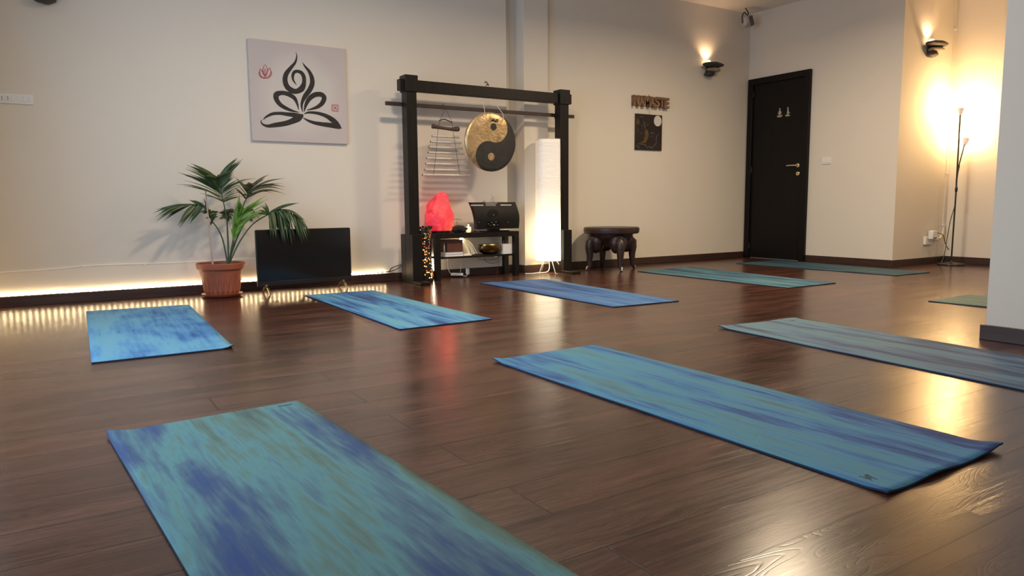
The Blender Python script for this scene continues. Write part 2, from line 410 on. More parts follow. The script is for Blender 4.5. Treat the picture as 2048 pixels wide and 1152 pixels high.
stroke('leg_stroke', [[(615, 805, 3), (660, 792, 10), (740, 798, 14), (820, 822, 18), (880, 858, 24), (920, 895, 26), (958, 935, 16)],
                      [(605, 842, 3), (650, 868, 10), (710, 890, 15), (790, 905, 19), (870, 915, 22), (945, 932, 18), (976, 944, 2)]], M_INK, cv, k=k_)
lot = [[(240, 328, 1), (262, 370, 3), (262, 410, 3), (240, 450, 2)], [(240, 328, 1), (220, 370, 3), (220, 410, 3), (240, 450, 2)],
       [(288, 362, 2), (296, 400, 3), (280, 440, 3), (240, 460, 3)], [(190, 372, 2), (190, 410, 3), (205, 445, 3), (240, 460, 3)],
       [(288, 362, 2), (268, 390, 3), (258, 430, 2)], [(190, 372, 2), (210, 395, 3), (224, 430, 2)],
       [(302, 398, 2), (300, 430, 3), (275, 458, 3), (240, 465, 2)], [(183, 400, 2), (184, 430, 3), (208, 458, 3), (240, 465, 2)],
       [(240, 372, 1), (250, 400, 3), (240, 440, 3), (230, 400, 3), (240, 372, 1)]]
stroke('lotus_stamp', lot, M_RED, cv, k=k_)
stroke('seal_stamp', [[(884, 718, 3), (940, 722, 3)], [(940, 720, 3), (942, 780, 3)], [(942, 780, 3), (884, 777, 3)], [(884, 777, 3), (883, 718, 3)],
                      [(890, 738, 2), (905, 735, 3), (915, 748, 2)], [(892, 755, 2), (910, 752, 3), (925, 758, 2)], [(925, 730, 2), (920, 750, 3), (932, 770, 2)], [(900, 760, 2), (905, 772, 3)]], M_RED, cv, k=k_)

# ------------------------------------------------------------------ NAMASTE letters and dark picture
M_CARVED = noisy('carved_brown_wood', (.16, .085, .045), (.30, .17, .09), 14, .65, .5, 30)
s0, s1 = YP(1260, 205, YB-.03), YP(1337, 207, YB-.03)
sign = thing('word_sign', 'carved brown wooden letters NAMASTE on the back wall above the dark picture', 'sign', ((s0.x+s1.x)/2, YB, 1.82))
xcur = s0.x+.045; lw = (s1.x-xcur)/7.0
for ch in 'NAMASTE':
    cu = bpy.data.curves.new('letter', 'FONT'); cu.body = ch; cu.size = .155; cu.extrude = .024; cu.bevel_depth = .003; cu.offset = .0035
    tmp = bpy.data.objects.new('tmp', cu); COL.objects.link(tmp); bpy.context.view_layer.update()
    me = bpy.data.meshes.new_from_object(tmp.evaluated_get(bpy.context.evaluated_depsgraph_get()))
    bpy.data.objects.remove(tmp); me.name = 'letter'
    xs = [v.co.x for v in me.vertices]; mx, mn = max(xs), min(xs); sx = (lw*(1.14 if ch == 'M' else 1.0))/(mx-mn)
    for v in me.vertices:
        x, y, z = v.co; v.co = Vector(((x-mn)*sx, -z, y))
    me.materials.clear(); me.materials.append(M_CARVED)
    o = bpy.data.objects.new('letter', me); COL.objects.link(o); o.parent = sign
    o.location = Vector((xcur, YB-.03, 1.835+random.uniform(-.003, .003)))-sign.location
    xcur += lw*.985*(1.1 if ch == 'M' else .98)
hk = YP(1298, 190, YB-.01)
pc = thing('dark_picture', 'small dark picture of a face with a white disc, hanging below the wooden letters', 'picture', (5.98, YB, 1.335))
obj('picture_board', MB().box(5.772, 6.188, YB-.018, YB-.003, 1.335, 1.745), noisy('mottled_dark_print', (.007, .004, .004), (.026, .012, .009), 9, .5, .1, stretch=(1, 1, .7)), pc, bevel=.002)
def PP(a, b, y=YB-.018): return YP(1260+a/12.8, 220+b/12.8, y)
q = PP(707, 283); n = 28
obj('white_disc', MB().prism([(q.x+.060*math.cos(2*PI*i/n), YB-.0185, q.z+.062*math.sin(2*PI*i/n)) for i in range(n)], (0, 0, 0), (0, -.002, 0)), mat('chalk_white', (.66, .63, .58), .8), pc, smooth=False)
def stroke2(name, lst, m_, k=1/12.8/172):
    mb = MB()
    for qi, pts in enumerate(lst):
        c = cr(pts, 5); mb.ribbon([PP(a, b) for a, b, w_ in c], [max(.0005, w_*k) for a, b, w_ in c], th=.0006+.00012*qi)
    return obj(name, mb, m_, pc, smooth=False)
stroke2('face_lines', [[(190, 860, 4), (300, 870, 10), (380, 890, 10), (430, 950, 8), (450, 1000, 4)], [(470, 930, 6), (540, 960, 10), (580, 990, 6)], [(160, 900, 6), (220, 950, 12), (250, 980, 4)],
                       [(750, 600, 4), (690, 670, 8), (670, 760, 8), (665, 860, 8), (600, 920, 8), (580, 970, 4)], [(200, 470, 5), (205, 560, 6)], [(520, 580, 5), (570, 590, 12), (610, 605, 5)], [(530, 660, 4), (560, 685, 8)],
                       [(260, 590, 4), (300, 600, 8)], [(240, 190, 4), (300, 165, 6), (350, 190, 4)], [(340, 290, 6), (370, 360, 12), (380, 480, 8)], [(300, 370, 8), (320, 420, 6)], [(430, 400, 6), (465, 360, 8)]], mat('dusty_grey_paint', (.13, .11, .10), .7))
stroke2('gilded_nose', [[(425, 500, 40), (420, 580, 62), (430, 650, 62), (400, 730, 60), (380, 800, 40), (300, 825, 14), (255, 815, 8)]], noisy('old_gold_paint', (.07, .03, .012), (.13, .075, .022), 30, .5, .1))
stroke2('gilded_patch', [[(190, 220, 30), (205, 290, 46), (200, 370, 40)]], bpy.data.materials['old_gold_paint'])
hang = YP(1298, 191, YB-.02)
obj('hanging_string', MB().tube([YP(1299, 230, YB-.016), YP(1299, 226, YB-.020), YP(1299, 214, YB-.064), YP(1299, 196, YB-.064), YP(1298.5, 190.5, YB-.014)], .0016, 6), M_DARKCORD, pc)
obj('hook', MB().tube([YP(1298, 189.5, YB-.001), YP(1298, 189.5, YB-.018), YP(1298, 191.5, YB-.02)], .003, 6), M_STEEL, pc)

# ------------------------------------------------------------------ gong stand
GY = 6.13
st = thing('gong_stand', 'tall black wooden stand frame carrying the round gong, near the back wall', 'stand', (3.68, GY, 0))
def vb(x0, x1, y0, y1, z0, z1): return MB().box(x0, x1, y0, y1, z0, z1)
PXs = ((2.765, 2.875), (4.475, 4.585))
for x0, x1 in PXs:
    obj('post', vb(x0+.004, x1-.004, GY-.052, GY+.052, .02, 1.86), M_BLACKWOOD, st, bevel=.003)
    obj('post_cap', vb(x0-.008, x1+.008, GY-.062, GY+.062, 1.728, 1.875), M_BLACKWOOD, st, bevel=.004)
    obj('foot', vb(x0+.005, x1-.005, GY-.26, GY+.185, 0, .028), M_BLACKWOOD, st, bevel=.004)
    obj('support_block', vb(x0+.004, x1-.002, GY-.105, GY-.052, .028, .45), M_BLACKWOOD, st, bevel=.002); obj('support_block', vb(x0+.002, x1-.004, GY+.052, GY+.145, .028, .45), M_BLACKWOOD, st, bevel=.002)
obj('top_beam', vb(2.718, 4.632, GY-.034, GY+.034, 1.738, 1.838), M_BLACKWOOD, st, bevel=.003)
bar = obj('hanging_bar', vb(2.62, 4.738, GY+.056, GY+.084, 1.612, 1.646), M_BROWNBAR, bevel=.003)
tag(bar, 'thin dark brown bar lying across behind both posts of the gong stand', 'bar')
for bx0 in (2.79, 4.50): obj('bar_bracket', vb(bx0, bx0+.06, GY+.05, GY+.088, 1.598, 1.612), M_BLACKWOOD, st)

# ------------------------------------------------------------------ gong
def gongm():
    m = mat('hammered_bronze', (.55, .36, .16), .36, .6); g = G(m); v = g.coord()
    n = g.noise(v, 7, 5, .6, .6)
    vr = g.n('TexVoronoi', feature='SMOOTH_F1', ins={'Vector': v, 'Scale': 42}).outputs['Distance']
    g.set(Base_Color=g.ramp(n, [(.34, (.26, .17, .09)), (.44, (.50, .35, .18)), (.62, (.68, .49, .28)), (.74, (.46, .30, .14))]), Roughness=g.ramp(n, [(.4, g3(.42)), (.7, g3(.26))]), Normal=g.bump(vr, .35, .006))
    return m
M_BRONZE = gongm()
M_GBLACK = noisy('matt_black_lacquer', (.018, .017, .015), (.032, .03, .027), 12, .55, .1)
gc = Vector((3.618, 5.99+.03, 1.312)); GR = .280
gong = thing('gong', 'round bronze and black yin-yang gong hanging from the stand beam', 'gong', gc)
RYX = Matrix.Rotation(PI/2, 3, 'X')   # local z -> -y
prof = [(0, 0.006), (.10, .006), (.20, .005), (.255, .002), (.272, -.004), (.28, -.014), (.279, -.034), (.274, -.034), (.273, -.014), (.25, -.004), (0, 0.0)]
obj('gong_disc', MB().lathe(prof, gc, 72, R=RYX), M_BRONZE, gong)
th0 = math.radians(16)
def gz(r): # front height of disc
    for (r0, z0), (r1, z1) in zip(prof, prof[1:]):
        if r0 <= r <= r1: return z0+(z1-z0)*(r-r0)/(r1-r0)
    return -.01
def gp(a, b, dz=.0):   # a right, b up in unrotated yin-yang frame; rotate clockwise by th0
    x = a*math.cos(th0)+b*math.sin(th0); z = -a*math.sin(th0)+b*math.cos(th0)
    return gc+Vector((x, -(gz(math.hypot(a, b))+dz), z))
R_ = .2795
def inside_black(a, b):
    r = math.hypot(a, b)
    if r > R_: return False
    if math.hypot(a, b-R_/2) < R_/2: return False
    if math.hypot(a, b+R_/2) < R_/2: return True
    return a > 0
yy = MB(); N = 220
# black half: rows along b between boundaries
rows = []
for i in range(N+1):
    b = -R_+2*R_*i/N; xr = math.sqrt(max(0, R_*R_-b*b))
    xl = math.sqrt(max(0, (R_/2)**2-(b-R_/2)**2)) if b >= 0 else -math.sqrt(max(0, (R_/2)**2-(b+R_/2)**2))
    rows.append([(xl+(xr-xl)*k/30, b) for k in range(31)])
vs = [gp(a, b, .002) for r in rows for a, b in r]
yy.add(vs, [(i*31+k, i*31+k+1, (i+1)*31+k+1, (i+1)*31+k) for i in range(N) for k in range(30)])
obj('black_half', yy, M_GBLACK, gong)
def dot(a0, b0, r, m_, name, dz=.003):
    mb = MB(); pts = [gp(a0, b0, dz)]+[gp(a0+r*math.cos(2*PI*i/28), b0+r*math.sin(2*PI*i/28), dz) for i in range(28)]
    mb.add(pts, [(0, 1+i, 1+(i+1) % 28) for i in range(28)]); obj(name, mb, m_, gong)
dot(-.020, .142, .034, M_GBLACK, 'black_dot'); dot(.028, -.138, .036, M_BRONZE, 'bronze_dot', .004)
def QP(a, b): return YP(760+a/4.607, 130+b/4.607, gc.y-.011)
mb = MB()
for pts in ([(1025, 512, 3), (1048, 508, 4), (1062, 500, 2)], [(1046, 490, 2), (1044, 508, 4), (1034, 522, 2)], [(1050, 512, 3), (1068, 520, 5), (1062, 524, 2)], [(1070, 508, 2), (1082, 502, 4), (1090, 505, 2)], [(1080, 505, 3), (1086, 520, 4), (1090, 528, 2)], [(1076, 515, 2), (1072, 526, 3)]):
    c = cr(pts, 4); mb.ribbon([QP(a, b) for a, b, w_ in c], [w_/4.607/205 for a, b, w_ in c])
obj('painted_characters', mb, M_INK, gong, smooth=False)
cordm = MB()
tx = 3.637
for sx_, hx in ((-1, YP(969.5, 225, 6.0).x), (1, YP(1007.5, 223, 6.0).x)):
    hz_ = gc.z+math.sqrt(GR**2-(hx-gc.x)**2)-.035
    cordm.tube([(hx, gc.y-.014, hz_), (hx-sx_*.003, gc.y-.013, hz_+.05), (tx+sx_*.054, GY-.005, 1.734), (tx+sx_*.050, GY+.038, 1.742), (tx+sx_*.045, GY+.038, 1.842), (tx+sx_*.01, GY, 1.842)], .0035, 6)
obj('hanging_cord', cordm, M_CORD, gong)
obj('cord_knot', MB().tube(cr([(tx-.02, GY-.02, 1.848), (tx, GY-.01, 1.862), (tx+.015, GY-.01, 1.855), (tx+.008, GY, 1.875), (tx-.012, GY, 1.89), (tx-.02, GY, 1.872)], 4), .0045, 6), M_DARKCORD, gong)

# ------------------------------------------------------------------ chime of metal tubes
CY = GY+.02
M_TUBE = noisy('satin_aluminium', (.62, .60, .56), (.75, .73, .69), 20, .38, .03, metal=.45)
ch = thing('tube_chime', 'hanging ladder chime of eight silver metal tubes below a wooden handle', 'chime', (3.18, CY, .99))
def KP(a, b, y=CY): return YP(760+a/4.607, 130+b/4.607, y)
obj('wooden_handle', MB().tube([KP(*p) for p in cr([(478, 562), (500, 566), (540, 574), (600, 584), (660, 592), (705, 590), (730, 590)], 4)], [.012, .021, .024, .023, .021, .020, .019, .018, .017, .016, .0155, .0155, .015, .0155, .016, .0165, .017, .018, .021, .024, .024, .024, .023, .021, .012], 10), noisy('dark_driftwood', (.05, .025, .018), (.10, .055, .04), 20, .6, .3), ch)
for a0, b0, a1, b1 in ((480, 650, 728, 672), (465, 702, 748, 722), (452, 752, 760, 772), (443, 805, 773, 818), (430, 857, 785, 870), (420, 912, 797, 917), (410, 966, 812, 969), (391, 1014, 828, 1017)):
    A_, B_ = KP(a0, b0), KP(a1, b1); z = (A_.z+B_.z)/2; A_.z = B_.z = z
    t_ = obj('tube', MB().tube([A_, B_], .0105, 14), M_TUBE, ch)
    obj('tube_end', MB().tube([A_-Vector((.0008, 0, 0)), A_+Vector((.001, 0, 0))], .0080, 12), M_BLACKMAT, t_)
top = KP(598, 398); bz = GY+.07
cm = MB()
L1 = [KP(598, 398), KP(548, 515), KP(530, 600), KP(512, 812), KP(490, 1016)]
L2 = [KP(598, 398), KP(655, 515), KP(668, 600), KP(700, 812), KP(733, 1018)]
for L in (L1, L2): cm.tube([p+Vector((0, -.009, 0)) for p in L], .0018, 6)
cm.tube([top, top+Vector((0, .04, .05)), Vector((top.x, bz-.017, 1.648)), Vector((top.x, bz, 1.650)), Vector((top.x, bz+.018, 1.648)), Vector((top.x, bz+.018, 1.605)), Vector((top.x, bz-.0, 1.60)), top+Vector((0, .035, .045))], .0016, 6)
obj('cord', cm, M_DARKCORD, ch)
obj('twisted_cord', MB().tube([KP(*p, CY-.012) for p in cr([(545, 512), (590, 500), (625, 512), (665, 530)], 5)], .005, 6), M_DARKCORD, ch)

# ------------------------------------------------------------------ low black table
TX0, TX1, TY0, TY1 = 3.055, 3.992, 6.125, 6.375
tb = thing('low_table', 'low black two-tier table against the back wall behind the gong stand', 'table', ((TX0+TX1)/2, 6.25, 0))
obj('tabletop', vb(TX0, TX1, TY0, TY1, .40, .45), M_BLACKWOOD, tb, bevel=.002)
for x in (TX0, TX1-.052):
    for y in (TY0, TY1-.052): obj('leg', vb(x, x+.052, y, y+.052, 0, .40), M_BLACKWOOD, tb, bevel=.002)
obj('shelf', vb(TX0+.03, TX1-.03, TY0+.02, TY1-.02, .205, .223), M_BLACKWOOD, tb, bevel=.002)
TT = .45; SH = .223

# salt lamp
def saltm():
    m = mat('glowing_pink_salt', (.30, .05, .045), .45, emit=(1, .1, .1), es=1); g = G(m); v = g.coord()
    n = g.noise(v, 9, 4, .6, .8)
    c = g.ramp(n, [(.32, (.70, .006, .045)), (.5, (.92, .018, .06)), (.62, (1.0, .07, .065)), (.75, (1.0, .20, .10))])
    z = g.n('SeparateXYZ', ins={0: g.coord()}).outputs
    side = g.ramp(g.math('ADD', g.math('MULTIPLY', z[0], 2.2), g.math('SUBTRACT', .45, g.math('MULTIPLY', z[2], 1.7))), [(.3, g3(0)), (.75, g3(1))])
    c = g.mix(g.math('MULTIPLY', side, .65), c, (1.0, .28, .06))
    g.set(Emission_Color=c, Emission_Strength=g.ramp(n, [(.3, g3(.55)), (.75, g3(1.0))]), Normal=g.bump(g.noise(v, 26, 5), .6, .01))
    return m
slc = Vector((YP(880, 440, 6.25).x, 6.25, TT))
salt = thing('salt_lamp', 'glowing pink-red rock salt lamp standing on the left end of the low black table', 'lamp', slc)
obj('lamp_base', MB().lathe([(.088, 0), (.092, .006), (.090, .02), (.070, .024)], slc, 32, sx=1, sy=.9), M_BLACKWOOD, salt)
rock = MB(); NR, MR = 13, 9
for j in range(MR+1):
    t = j/MR; z = .022+.365*t
    w0 = (.118, .132, .138, .140, .138, .134, .122, .100, .070, .034)[j]
    cxo = (.008, .004, .0, -.004, -.008, -.012, -.008, .006, .020, .028)[j]
    for i in range(NR):
        a = 2*PI*i/NR; dv = Vector((math.cos(a), math.sin(a), t*3.0))
        k = 1+.20*mnoise.noise(dv*1.3+Vector((3, 5, 1)))+.16*mnoise.noise(dv*3.1+Vector((1, 8, 2)))
        rock.v.append(slc+Vector((cxo+w0*k*math.cos(a), w0*k*.72*math.sin(a), z+(.018*mnoise.noise(dv*2) if 0 < j < MR else 0))))
rock.f = [(j*NR+i, j*NR+(i+1) % NR, (j+1)*NR+(i+1) % NR, (j+1)*NR+i) for j in range(MR) for i in range(NR)]+[tuple(range(NR))[::-1], tuple(MR*NR+i for i in range(NR))]
ro_ = obj('salt_rock', rock, saltm(), salt, sharp=20, bevel=.006)
light('salt_lamp_bulb', 'POINT', slc+Vector((-.02, -.17, .2)), 1.1, (1, .22, .12), .08)

# CD player
cdp = thing('cd_player', 'black upright CD player with curved sides on the right end of the low table', 'cd player', (3.72, 6.20, TT))
x0, x1 = 3.457, 3.983; yb = 6.12
def panel(z): # half-width profile
    t = (z-.486)/.262; return t
rows = []
body = MB(); NZ = 14
for j in range(NZ+1):
    t = j/NZ; z = .478+.262*t
    xl = x0+.038*(1-t)**.8; xr = x1-.020*max(0, t-.5)**1.2*2-.004*(1-t)
    yf = yb-.012+.045*t-.028*math.sin(PI*t)
    for k in range(17):
        s_ = k/16; x = xl+(xr-xl)*s_; rows.append(Vector((x, yf-.012*math.sin(PI*s_), z)))
nb = len(rows)
body.v = rows+[Vector((p.x, p.y+.055, p.z)) for p in rows]
for j in range(NZ):
    for k in range(16):
        a = j*17+k; body.f.append((a, a+1, a+18, a+17)); body.f.append((nb+a, nb+a+17, nb+a+18, nb+a+1))
    body.f.append((j*17, (j+1)*17, nb+(j+1)*17, nb+j*17)); body.f.append((j*17+16, nb+j*17+16, nb+(j+1)*17+16, (j+1)*17+16))
for k in range(16):
    body.f.append((k, nb+k, nb+k+1, k+1)); a = NZ*17+k; body.f.append((a, a+1, nb+a+1, nb+a))
bo = obj('player_body', body, mat('satin_black_plastic', (.010, .009, .009), .55, spec=.22), cdp)
def CDP(u, v, dz=.0):
    p = YP(u, v, yb); t = max(0, min(1, (p.z-.478)/.262)); s_ = (p.x-x0)/(x1-x0)
    y = yb-.012+.045*t-.028*math.sin(PI*t)-.012*math.sin(PI*max(0, min(1, s_)))-dz
    return YP(u, v, y)
def rp(u0, v0, u1, v1, name, m_, par, dz=.002):
    a, b, c, d_ = CDP(u0, v1, dz), CDP(u1, v1, dz), CDP(u1, v0, dz), CDP(u0, v0, dz)
    return fixn(obj(name, MB().prism([a, b, c, d_], (0, 0, 0), (0, .006, 0)), m_, par, smooth=False))
rp(942, 409.5, 967, 411.5, 'silver_trim', mat('soft_silver', (.30, .29, .28), .45, .5), cdp); rp(1001, 409, 1023, 411, 'silver_trim', bpy.data.materials['soft_silver'], cdp)
rp(971, 405, 992, 412, 'display', mat('grey_display', (.014, .015, .014), .4), cdp)
kn = CDP(992, 406, .002); obj('knob', MB().lathe([(.011, 0), (.012, .006), (.009, .010), (0, .011)], kn, 20, R=RYX), M_STEEL, cdp)
cdc = CDP(987, 430, .001)
obj('disc_window', MB().lathe([(.062, 0), (.062, .004), (.058, .006), (.020, .007), (0, .007)], cdc+Vector((0, .006, 0)), 40, R=RYX), bpy.data.materials['satin_black_plastic'], cdp)
obj('disc_hub', MB().lathe([(.010, 0), (.009, .003), (0, .003)], cdc+Vector((0, -.001, 0)), 20, R=RYX), mat('grey_hub', (.12, .12, .12), .4, .5), cdp)
rp(974, 443, 999, 454, 'control_panel', M_GLOSS, cdp, .0015)
for u, v_ in ((977, 448), (981, 451), (986, 449), (995, 450), (984, 445), (992, 444)):
    c = CDP(u, v_, .003); obj('button', MB().blob(c, (.0055, .004, .0035), 10, 6), M_STEEL, cdp)
c = CDP(988, 450, .004); obj('volume_dial', MB().lathe([(.010, 0), (.010, .005), (0, .006)], c, 18, R=RYX), M_STEEL, cdp)
for u in (958, 1016):
    c = CDP(u, 444.5, .002); obj('badge', MB().box(c.x-.010, c.x+.010, c.y-.001, c.y+.002, c.z-.002, c.z+.002), M_STEEL, cdp)
obj('player_stand', MB().box(3.56, 3.88, 6.13, 6.27, TT, TT+.012).box(3.66, 3.78, 6.15, 6.20, TT+.012, .49), M_BLACK, cdp, bevel=.003)
# small clear bottle behind the player
bt = MB().lathe([(.026, 0), (.028, .01), (.028, .24), (.024, .30), (.014, .33), (.012, .355)], (3.80, 6.315, TT), 24)
bo_ = thing('glass_bottle', 'small pale clear bottle whose cap shows above the CD player', 'bottle', (3.80, 6.315, TT))
gm = mat('clear_glass', (.85, .88, .9), .08); gm.node_tree.nodes['Principled BSDF'].inputs['Transmission Weight'].default_value = .9
obj('bottle_body', bt, gm, bo_); obj('cap', MB().lathe([(.014, 0), (.014, .022), (0, .024)], (3.80, 6.315, TT+.353), 20), M_WHITEPL, bo_)

# things on the tabletop between salt lamp and player
tr = obj('black_pouch', MB().blob((3.335, 6.175, TT+.034), (.088, .042, .034), 24, 10, .35, 4, freq=2.5), M_BLACKMAT)
tag(tr, 'soft black pouch lying on the table between the salt lamp and the CD player', 'pouch')
gh = thing('wire_holder', 'small wire holder with bent arms behind the black pouch on the low table', 'holder', (3.31, 6.30, TT))
wm = MB()
wm.tube([(3.29, 6.32, TT+.004), (3.29, 6.32, .555)], .003, 6); wm.tube([(3.39, 6.32, TT+.004), (3.39, 6.32, .575)], .003, 6)
wm.tube(cr([(3.275, 6.32, .548), (3.29, 6.32, .560), (3.32, 6.32, .545), (3.35, 6.32, .548)], 5), .003, 6)
wm.tube(cr([(3.34, 6.32, .570), (3.39, 6.32, .578), (3.44, 6.32, .568)], 5), .003, 6); wm.tube([(3.29, 6.32, .50), (3.39, 6.32, .50)], .003, 6)
obj('wire_frame', wm, M_STEEL, gh); obj('holder_base', MB().box(3.275, 3.405, 6.305, 6.34, TT, TT+.006), M_BLACK, gh)
M_GLOWGLASS = mat('lit_glass', (.8, .6, .4), .2, emit=(1, .62, .3), es=1.6)
gl = thing('tealight_glass', 'small glowing glass tealight beside the left foot of the CD player', 'candle holder', (3.435, 6.17, TT))
obj('glass_cup', MB().lathe([(.016, 0), (.024, .01), (.026, .04), (.022, .055), (.0, .05)], (3.435, 6.17, TT), 20), M_GLOWGLASS, gl)
obj('flame', MB().blob((3.435, 6.17, TT+.068), (.006, .006, .010), 10, 8), mat('flame_glow', (1, .8, .5), .5, emit=(1, .75, .4), es=14), gl)
for i, (dx, w_, c, lb) in enumerate(((3.478, .03, (.12, .02, .02), 'tiny dark red tin in front of the CD player'), (3.53, .035, (.10, .09, .10), 'tiny grey dish in front of the CD player, right of the red tin'))):
    tag(obj('small_tin' if i == 0 else 'small_dish', MB().lathe([(w_*.5, 0), (w_*.55, .004), (w_*.55, .016), (0, .018)], (dx, 6.145, TT), 20), mat('tin_colour', c, .35, .3)), lb, 'tin' if i == 0 else 'dish')

# ---- shelf items
M_BOX = noisy('brown_leather', (.09, .028, .018), (.13, .045, .028), 10, .5, .15)
bk = thing('magazine', 'white magazine at the bottom of the pile on the table shelf', 'book', (3.27, 6.25, SH), 'books and magazines piled on the table shelf')
obj('pages', vb(3.17, 3.362, 6.155, 6.345, SH, SH+.020), M_PAPERW, bk, bevel=.001); obj('cover', vb(3.168, 3.364, 6.153, 6.347, SH+.020, SH+.023), mat('pale_cover', (.62, .58, .55), .5), bk)
bk2 = thing('book', 'pale book lying on the white magazine under the brown box', 'book', (3.27, 6.25, SH+.023), 'books and magazines piled on the table shelf')
obj('pages', vb(3.178, 3.366, 6.160, 6.34, SH+.025, SH+.040), M_PAPERW, bk2, bevel=.001)
obj('cover', vb(3.176, 3.368, 6.158, 6.342, SH+.023, SH+.025).box(3.176, 3.368, 6.158, 6.342, SH+.040, SH+.043), mat('greyish_cover', (.36, .32, .30), .5), bk2)
zb = SH+.043
bx = thing('brown_box', 'small dark brown box standing on the pile of books on the table shelf', 'box', (3.28, 6.24, zb))
obj('box_body', vb(3.20, 3.368, 6.17, 6.33, zb, zb+.095), M_BOX, bx, bevel=.003); obj('lid', vb(3.197, 3.371, 6.167, 6.333, zb+.095, zb+.115), M_BOX, bx, bevel=.003)
ob = tag(obj('glass_vial', MB().lathe([(.010, 0), (.011, .004), (.011, .06), (.006, .07), (.006, .082)], (3.178+.006, 6.20, zb), 16), M_STEEL), 'little silver vial beside the left end of the brown box', 'vial')
# fibre-optic lamp
fo = Vector((3.475, 6.29, SH))
fib = thing('fibre_lamp', 'white lamp of fine glowing fibres fanning out on the table shelf', 'lamp', fo)
obj('lamp_foot', MB().lathe([(.052, 0), (.055, .006), (.04, .014), (.0, .016)], fo+Vector((.0, -.03, 0)), 28), M_WHITEPL, fib)
M_FIB = mat('glowing_fibre', (.9, .85, .7), .4, emit=(1, .78, .45), es=.45)
mb = MB(); apex = fo+Vector((-.05, .0, .172))
for i in range(34):
    a = random.random(); dx = -.025+.125*a; dy = random.uniform(-.10, .03)
    e = Vector((fo.x+dx, fo.y+dy, SH+.012)); mid = (apex+e)/2+Vector((.022*a+random.uniform(-.004, .004), 0, .03*a))
    mb.tube([Vector(p) for p in cr([tuple(apex), tuple(mid), tuple(e)], 4)], .0009, 4)
obj('fibres', mb, M_FIB, fib)
obj('bulb', MB().blob(apex+Vector((-.005, 0, -.02)), (.020, .018, .026), 14, 10), mat('bulb_glow', (1, .9, .7), .5, emit=(1, .76, .42), es=16), fib)
# singing bowl
M_BOWL = noisy('dark_brass_bowl', (.075, .042, .018), (.20, .125, .05), 9, .28, .15, metal=1)
sb = thing('singing_bowl', 'dark brass singing bowl on the right of the table shelf', 'bowl', (3.69, 6.20, SH))
bp = [(.035, 0), (.07, .004), (.115, .03), (.130, .062), (.124, .092), (.116, .100), (.112, .100), (.119, .090), (.124, .062), (.108, .032), (.06, .010), (0, .009)]
obj('bowl_body', MB().lathe(bp, (3.69, 6.20, SH), 48, sy=.55), M_BOWL, sb)
obj('rim', MB().tube([(3.69+.115*math.cos(2*PI*i/40), 6.20+.115*.55*math.sin(2*PI*i/40), SH+.1) for i in range(40)], .0035, 6, closed=True), mat('worn_brass', (.5, .36, .16), .3, 1), sb)
wb = thing('white_box', 'small white open box beside the singing bowl on the table shelf', 'box', (3.876, 6.22, SH))
obj('box_sides', vb(3.822, 3.930, 6.16, 6.165, SH, SH+.1).box(3.822, 3.930, 6.275, 6.28, SH, SH+.1).box(3.822, 3.827, 6.165, 6.275, SH, SH+.1).box(3.925, 3.930, 6.165, 6.275, SH, SH+.1).box(3.827, 3.925, 6.165, 6.275, SH, SH+.004), M_WHITEPL, wb)
for i in range(6):
    tag(obj('incense_cone', MB().lathe([(.014, 0), (.015, .01), (.004, .115+.008*(i % 3)), (0, .12+.008*(i % 3))], (3.845+.014*i, 6.19+.02*(i % 3), SH+.004), 12), mat('incense_brown', (.16, .07, .04), .8)),
        'reddish brown stick standing in the small white box on the shelf', 'incense', 'sticks in the white box')
tag(obj('white_tray', MB().box(3.37, 3.455, 6.15, 6.20, SH, SH+.012), M_WHITEPL, bevel=.003), 'small white tray lying on the shelf front beside the fibre lamp', 'tray')
rd = obj('metal_pebble', MB().blob((3.475, 6.175, SH+.012), (.02, .016, .012), 14, 8, .1, 2), M_STEEL); tag(rd, 'small silvery pebble on the shelf in front of the fibre lamp', 'ornament')

# bright tube lamp behind the left table leg
tlx = YP(867.5, 530, 6.386).x
tl = thing('tube_lamp', 'short bright vertical lamp glowing on the wall behind the left table leg', 'lamp', (tlx, 6.365, .06))
obj('tube_glow', MB().lathe([(.006, 0), (.011, .006), (.011, .13), (.008, .14), (0, .142)], (tlx, 6.386, .078), 16), mat('white_hot_glow', (1, 1, 1), .5, emit=(1, .84, .62), es=28), tl)
obj('lamp_clip', MB().box(tlx-.013, tlx+.013, 6.383, YB, .070, .084), M_WHITEPL, tl)
# under-table cables and plug
ex = thing('extension_lead', 'white multi-plug extension lead hanging under the low table', 'extension lead', (3.43, 6.33, 0))
obj('socket_block', MB().box(3.36, 3.40, 6.26, 6.38, .02, .045, Matrix.Rotation(.9, 3, 'Z')), M_WHITEPL, ex, bevel=.004)
for pts in ([(3.30, 6.35, .20), (3.29, 6.34, .12), (3.31, 6.33, .05), (3.37, 6.33, .04)], [(3.46, 6.36, .205), (3.44, 6.34, .12), (3.42, 6.32, .05)], [(3.40, 6.30, .03), (3.46, 6.28, .012), (3.50, 6.31, .05), (3.49, 6.34, .11)]):
    obj('lead', MB().tube(cr([tuple(p) for p in pts], 6), .0025, 6), M_WHITEPL, ex)
obj('plug', MB().box(3.478, 3.508, 6.29, 6.32, .025, .085), M_WHITEPL, ex, bevel=.006)
gcab = obj('loose_cable', MB().tube(cr([(3.62, 6.36, .205), (3.66, 6.35, .17), (3.76, 6.36, .15), (3.86, 6.35, .165), (3.90, 6.34, .20)], 6), .003, 6).tube(cr([(3.72, 6.36, .205), (3.74, 6.36, .14), (3.82, 6.34, .12), (3.92, 6.35, .15)], 6), .003, 6), mat('grey_cable', (.25, .24, .23), .6))
tag(gcab, 'thin grey cables drooping under the right half of the table shelf', 'cable')
